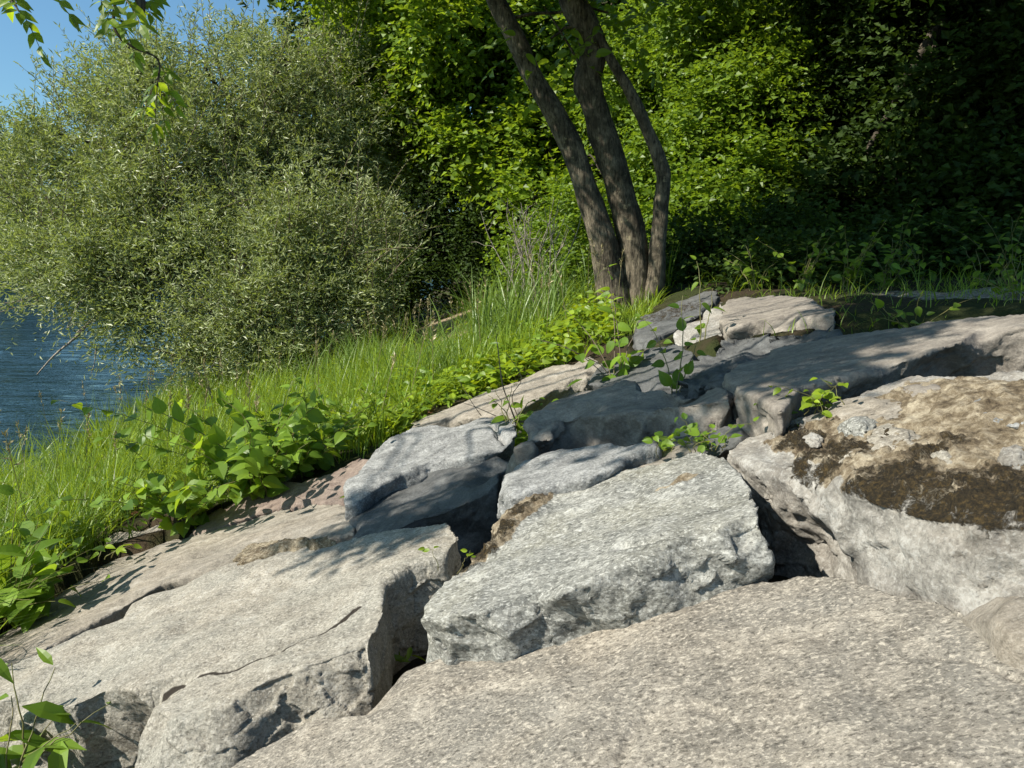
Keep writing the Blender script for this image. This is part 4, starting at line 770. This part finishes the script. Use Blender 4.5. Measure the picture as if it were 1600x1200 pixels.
for i, (u, v, h, ns, l) in enumerate([(1275, 492, .4, 9, 'low dark weed rooted behind the jagged rock'), (1350, 488, .35, 8, 'straggling weed over the back edge of the wide slab'), (1430, 482, .3, 8, 'small spreading weed by the thick trunk gravel'), (1590, 474, .35, 8, 'leafy weed at the edge of the pale gravel and the frame')]):
    x, y, _ = on_plane(u, v, (EYE - .28, 0, 0)); plant('weed', l, 'plant', (x, y, float(ground_z(x, y)) - .02), bunch(ns, h * .5, h * 1.1, .4, 1.2), .08, .055, 'hazel', seed=60 + i, gap=.05, group='weeds along the crest of the bank')
# bushes and reeds around the stems
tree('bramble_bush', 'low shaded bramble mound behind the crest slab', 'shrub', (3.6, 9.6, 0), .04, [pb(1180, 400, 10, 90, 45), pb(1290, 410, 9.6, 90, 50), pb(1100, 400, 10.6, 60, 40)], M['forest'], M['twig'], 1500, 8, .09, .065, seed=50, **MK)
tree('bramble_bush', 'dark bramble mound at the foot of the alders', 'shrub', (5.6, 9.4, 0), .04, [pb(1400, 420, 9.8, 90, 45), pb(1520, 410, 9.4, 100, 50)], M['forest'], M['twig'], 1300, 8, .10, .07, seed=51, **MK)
tree('elder_bush', 'small leafy bush tucked behind the dry stalks', 'shrub', (1.0, 12.4, 0), .05, [pb(890, 370, 13, 55, 55), pb(900, 420, 12.4, 50, 40), pb(840, 390, 14, 40, 35)], M['hazel'], M['twig'], 1500, 8, .09, .06, seed=52, **MK)
def reed(label, u, v, y, n, h, lean, wd, seed, sp=.25, mt_='reed', name='reed_clump'):
    q = np.random.default_rng(seed); x = at(u, v, y)[0]; b = np.array([x, y, float(ground_z(x, y))]); root = tag(None or bpy.data.objects.new(name, None), label, 'reeds', 'reed clumps on the bank'); COL.objects.link(root); root.location = b
    gb = MB(); P = b + np.c_[q.normal(size=(n, 2)) * sp, np.zeros(n) - .02]; blades(gb, P, h * q.uniform(.55, 1.1, n), wd * q.uniform(.7, 1.2, n), lean * q.uniform(.3, 1.3, n), seed, 6); gb.build('foliage', M[mt_], root, b)
for a in (('tall arching reeds beside the sandy path', 790, 520, 9.6, 190, 1.15, .9, .022, 1), ('pale grey-green reed tuft leaning over the lime ground cover', 690, 590, 8.0, 190, .85, .9, .015, 2), ('upright reeds crowding the foot of the three stems', 880, 500, 9.4, 330, 1.1, .6, .018, 3, .42),
          ('tall reeds behind the slanting stems', 1060, 440, 11, 240, .9, .4, .016, 4, .4), ('dark shaded reed tuft under the willow shrub', 610, 560, 11.5, 420, .75, .8, .016, 5, .5), ('feathery reeds on the shoreline grass', 480, 570, 12.5, 160, .6, .5, .013, 6, .5)): reed(*a)
root = thing('dry_stalks', 'bundle of pale dry stalks standing before the dark hollow', 'stalks', at(830, 470, 10.5)); sb = MB(); q = np.random.default_rng(9); org = np.array(root.location)
for k in range(22):
    b = org + np.array([q.normal() * .18, q.normal() * .2, -.15]); e = b + np.array([q.normal(-.05, .28), q.normal() * .2, q.uniform(.8, 1.5)]); limb(sb, b, e, .009, .004, .06, 700 + k, 4)
    for j in range(3):
        f = q.uniform(.4, .9); c = b + (e - b) * f; limb(sb, c, c + np.array([q.normal() * .16, q.normal() * .1, q.uniform(.1, .35)]), .005, .002, .1, 900 + 3 * k + j, 4)
sb.build('stalk', M['pale'], root, org, True)
root = thing('dead_twig', 'bare forked brown twig sticking up between boulders', 'twig', gpt(805, 655, -.05)); sb = MB(); org = np.array(root.location); yy = org[1]
for pth, r1 in (([(808, 665), (796, 632), (785, 600), (778, 545), (775, 525)], .006), ([(812, 660), (800, 620), (815, 590), (790, 550)], .004), ([(752, 650), (735, 625), (715, 590)], .003), ([(775, 650), (740, 635), (700, 622)], .003)):
    S = spline([at(u, v, yy) for u, v in pth], 4); tube(sb, S, np.linspace(r1, r1 * .4, len(S)), 5)
sb.build('branch', M['twig'], root, org, True)
for i, (u, v, l) in enumerate([(135, 775, 'curled brown withered leaf up in the grass'), (172, 785, 'small withered leaf next to the pale sunk stone'), (225, 808, 'bright tan dead leaf lying above the pale sunk stone'), (625, 662, 'rusty dead leaf by the yellowish plant')]):
    b = gpt(u, v, -.02); lb = MB(); q = np.random.default_rng(i); n = 5
    leaves(lb, b + q.normal(size=(n, 3)) * .035 + [0, 0, .05], q.normal(size=(n, 3)) * [1, 1, .4], q.normal(size=(n, 3)) + [0, 0, .6], .12, .07, q.random(n), OVATE, .3, .5)
    tag(lb.build('dead_leaf', M['dead'], None), l, 'leaf', 'withered leaves at the grass edge')

q = np.random.default_rng(31); lb = MB()
for (u, v) in [(1270, 512), (1310, 505), (1350, 500), (1390, 497), (1430, 492), (1480, 484), (1520, 482), (1560, 478), (1230, 655), (1160, 690), (1100, 715), (905, 600), (830, 650), (700, 650)]:
    n = 7; b = np.array([on_plane(u + q.normal() * 16, v + q.normal() * 4) for _ in range(n)]); b[:, 2] = ground_z(b[:, 0], b[:, 1]) + .012
    leaves(lb, b, q.normal(size=(n, 3)) * [1, 1, .2], q.normal(size=(n, 3)) * .4 + [0, 0, 1], q.uniform(.05, .09, n), q.uniform(.03, .05, n), q.random(n), OVATE, .3, .4)
o = lb.build('leaf_litter', M['dead']); o['kind'] = 'stuff'
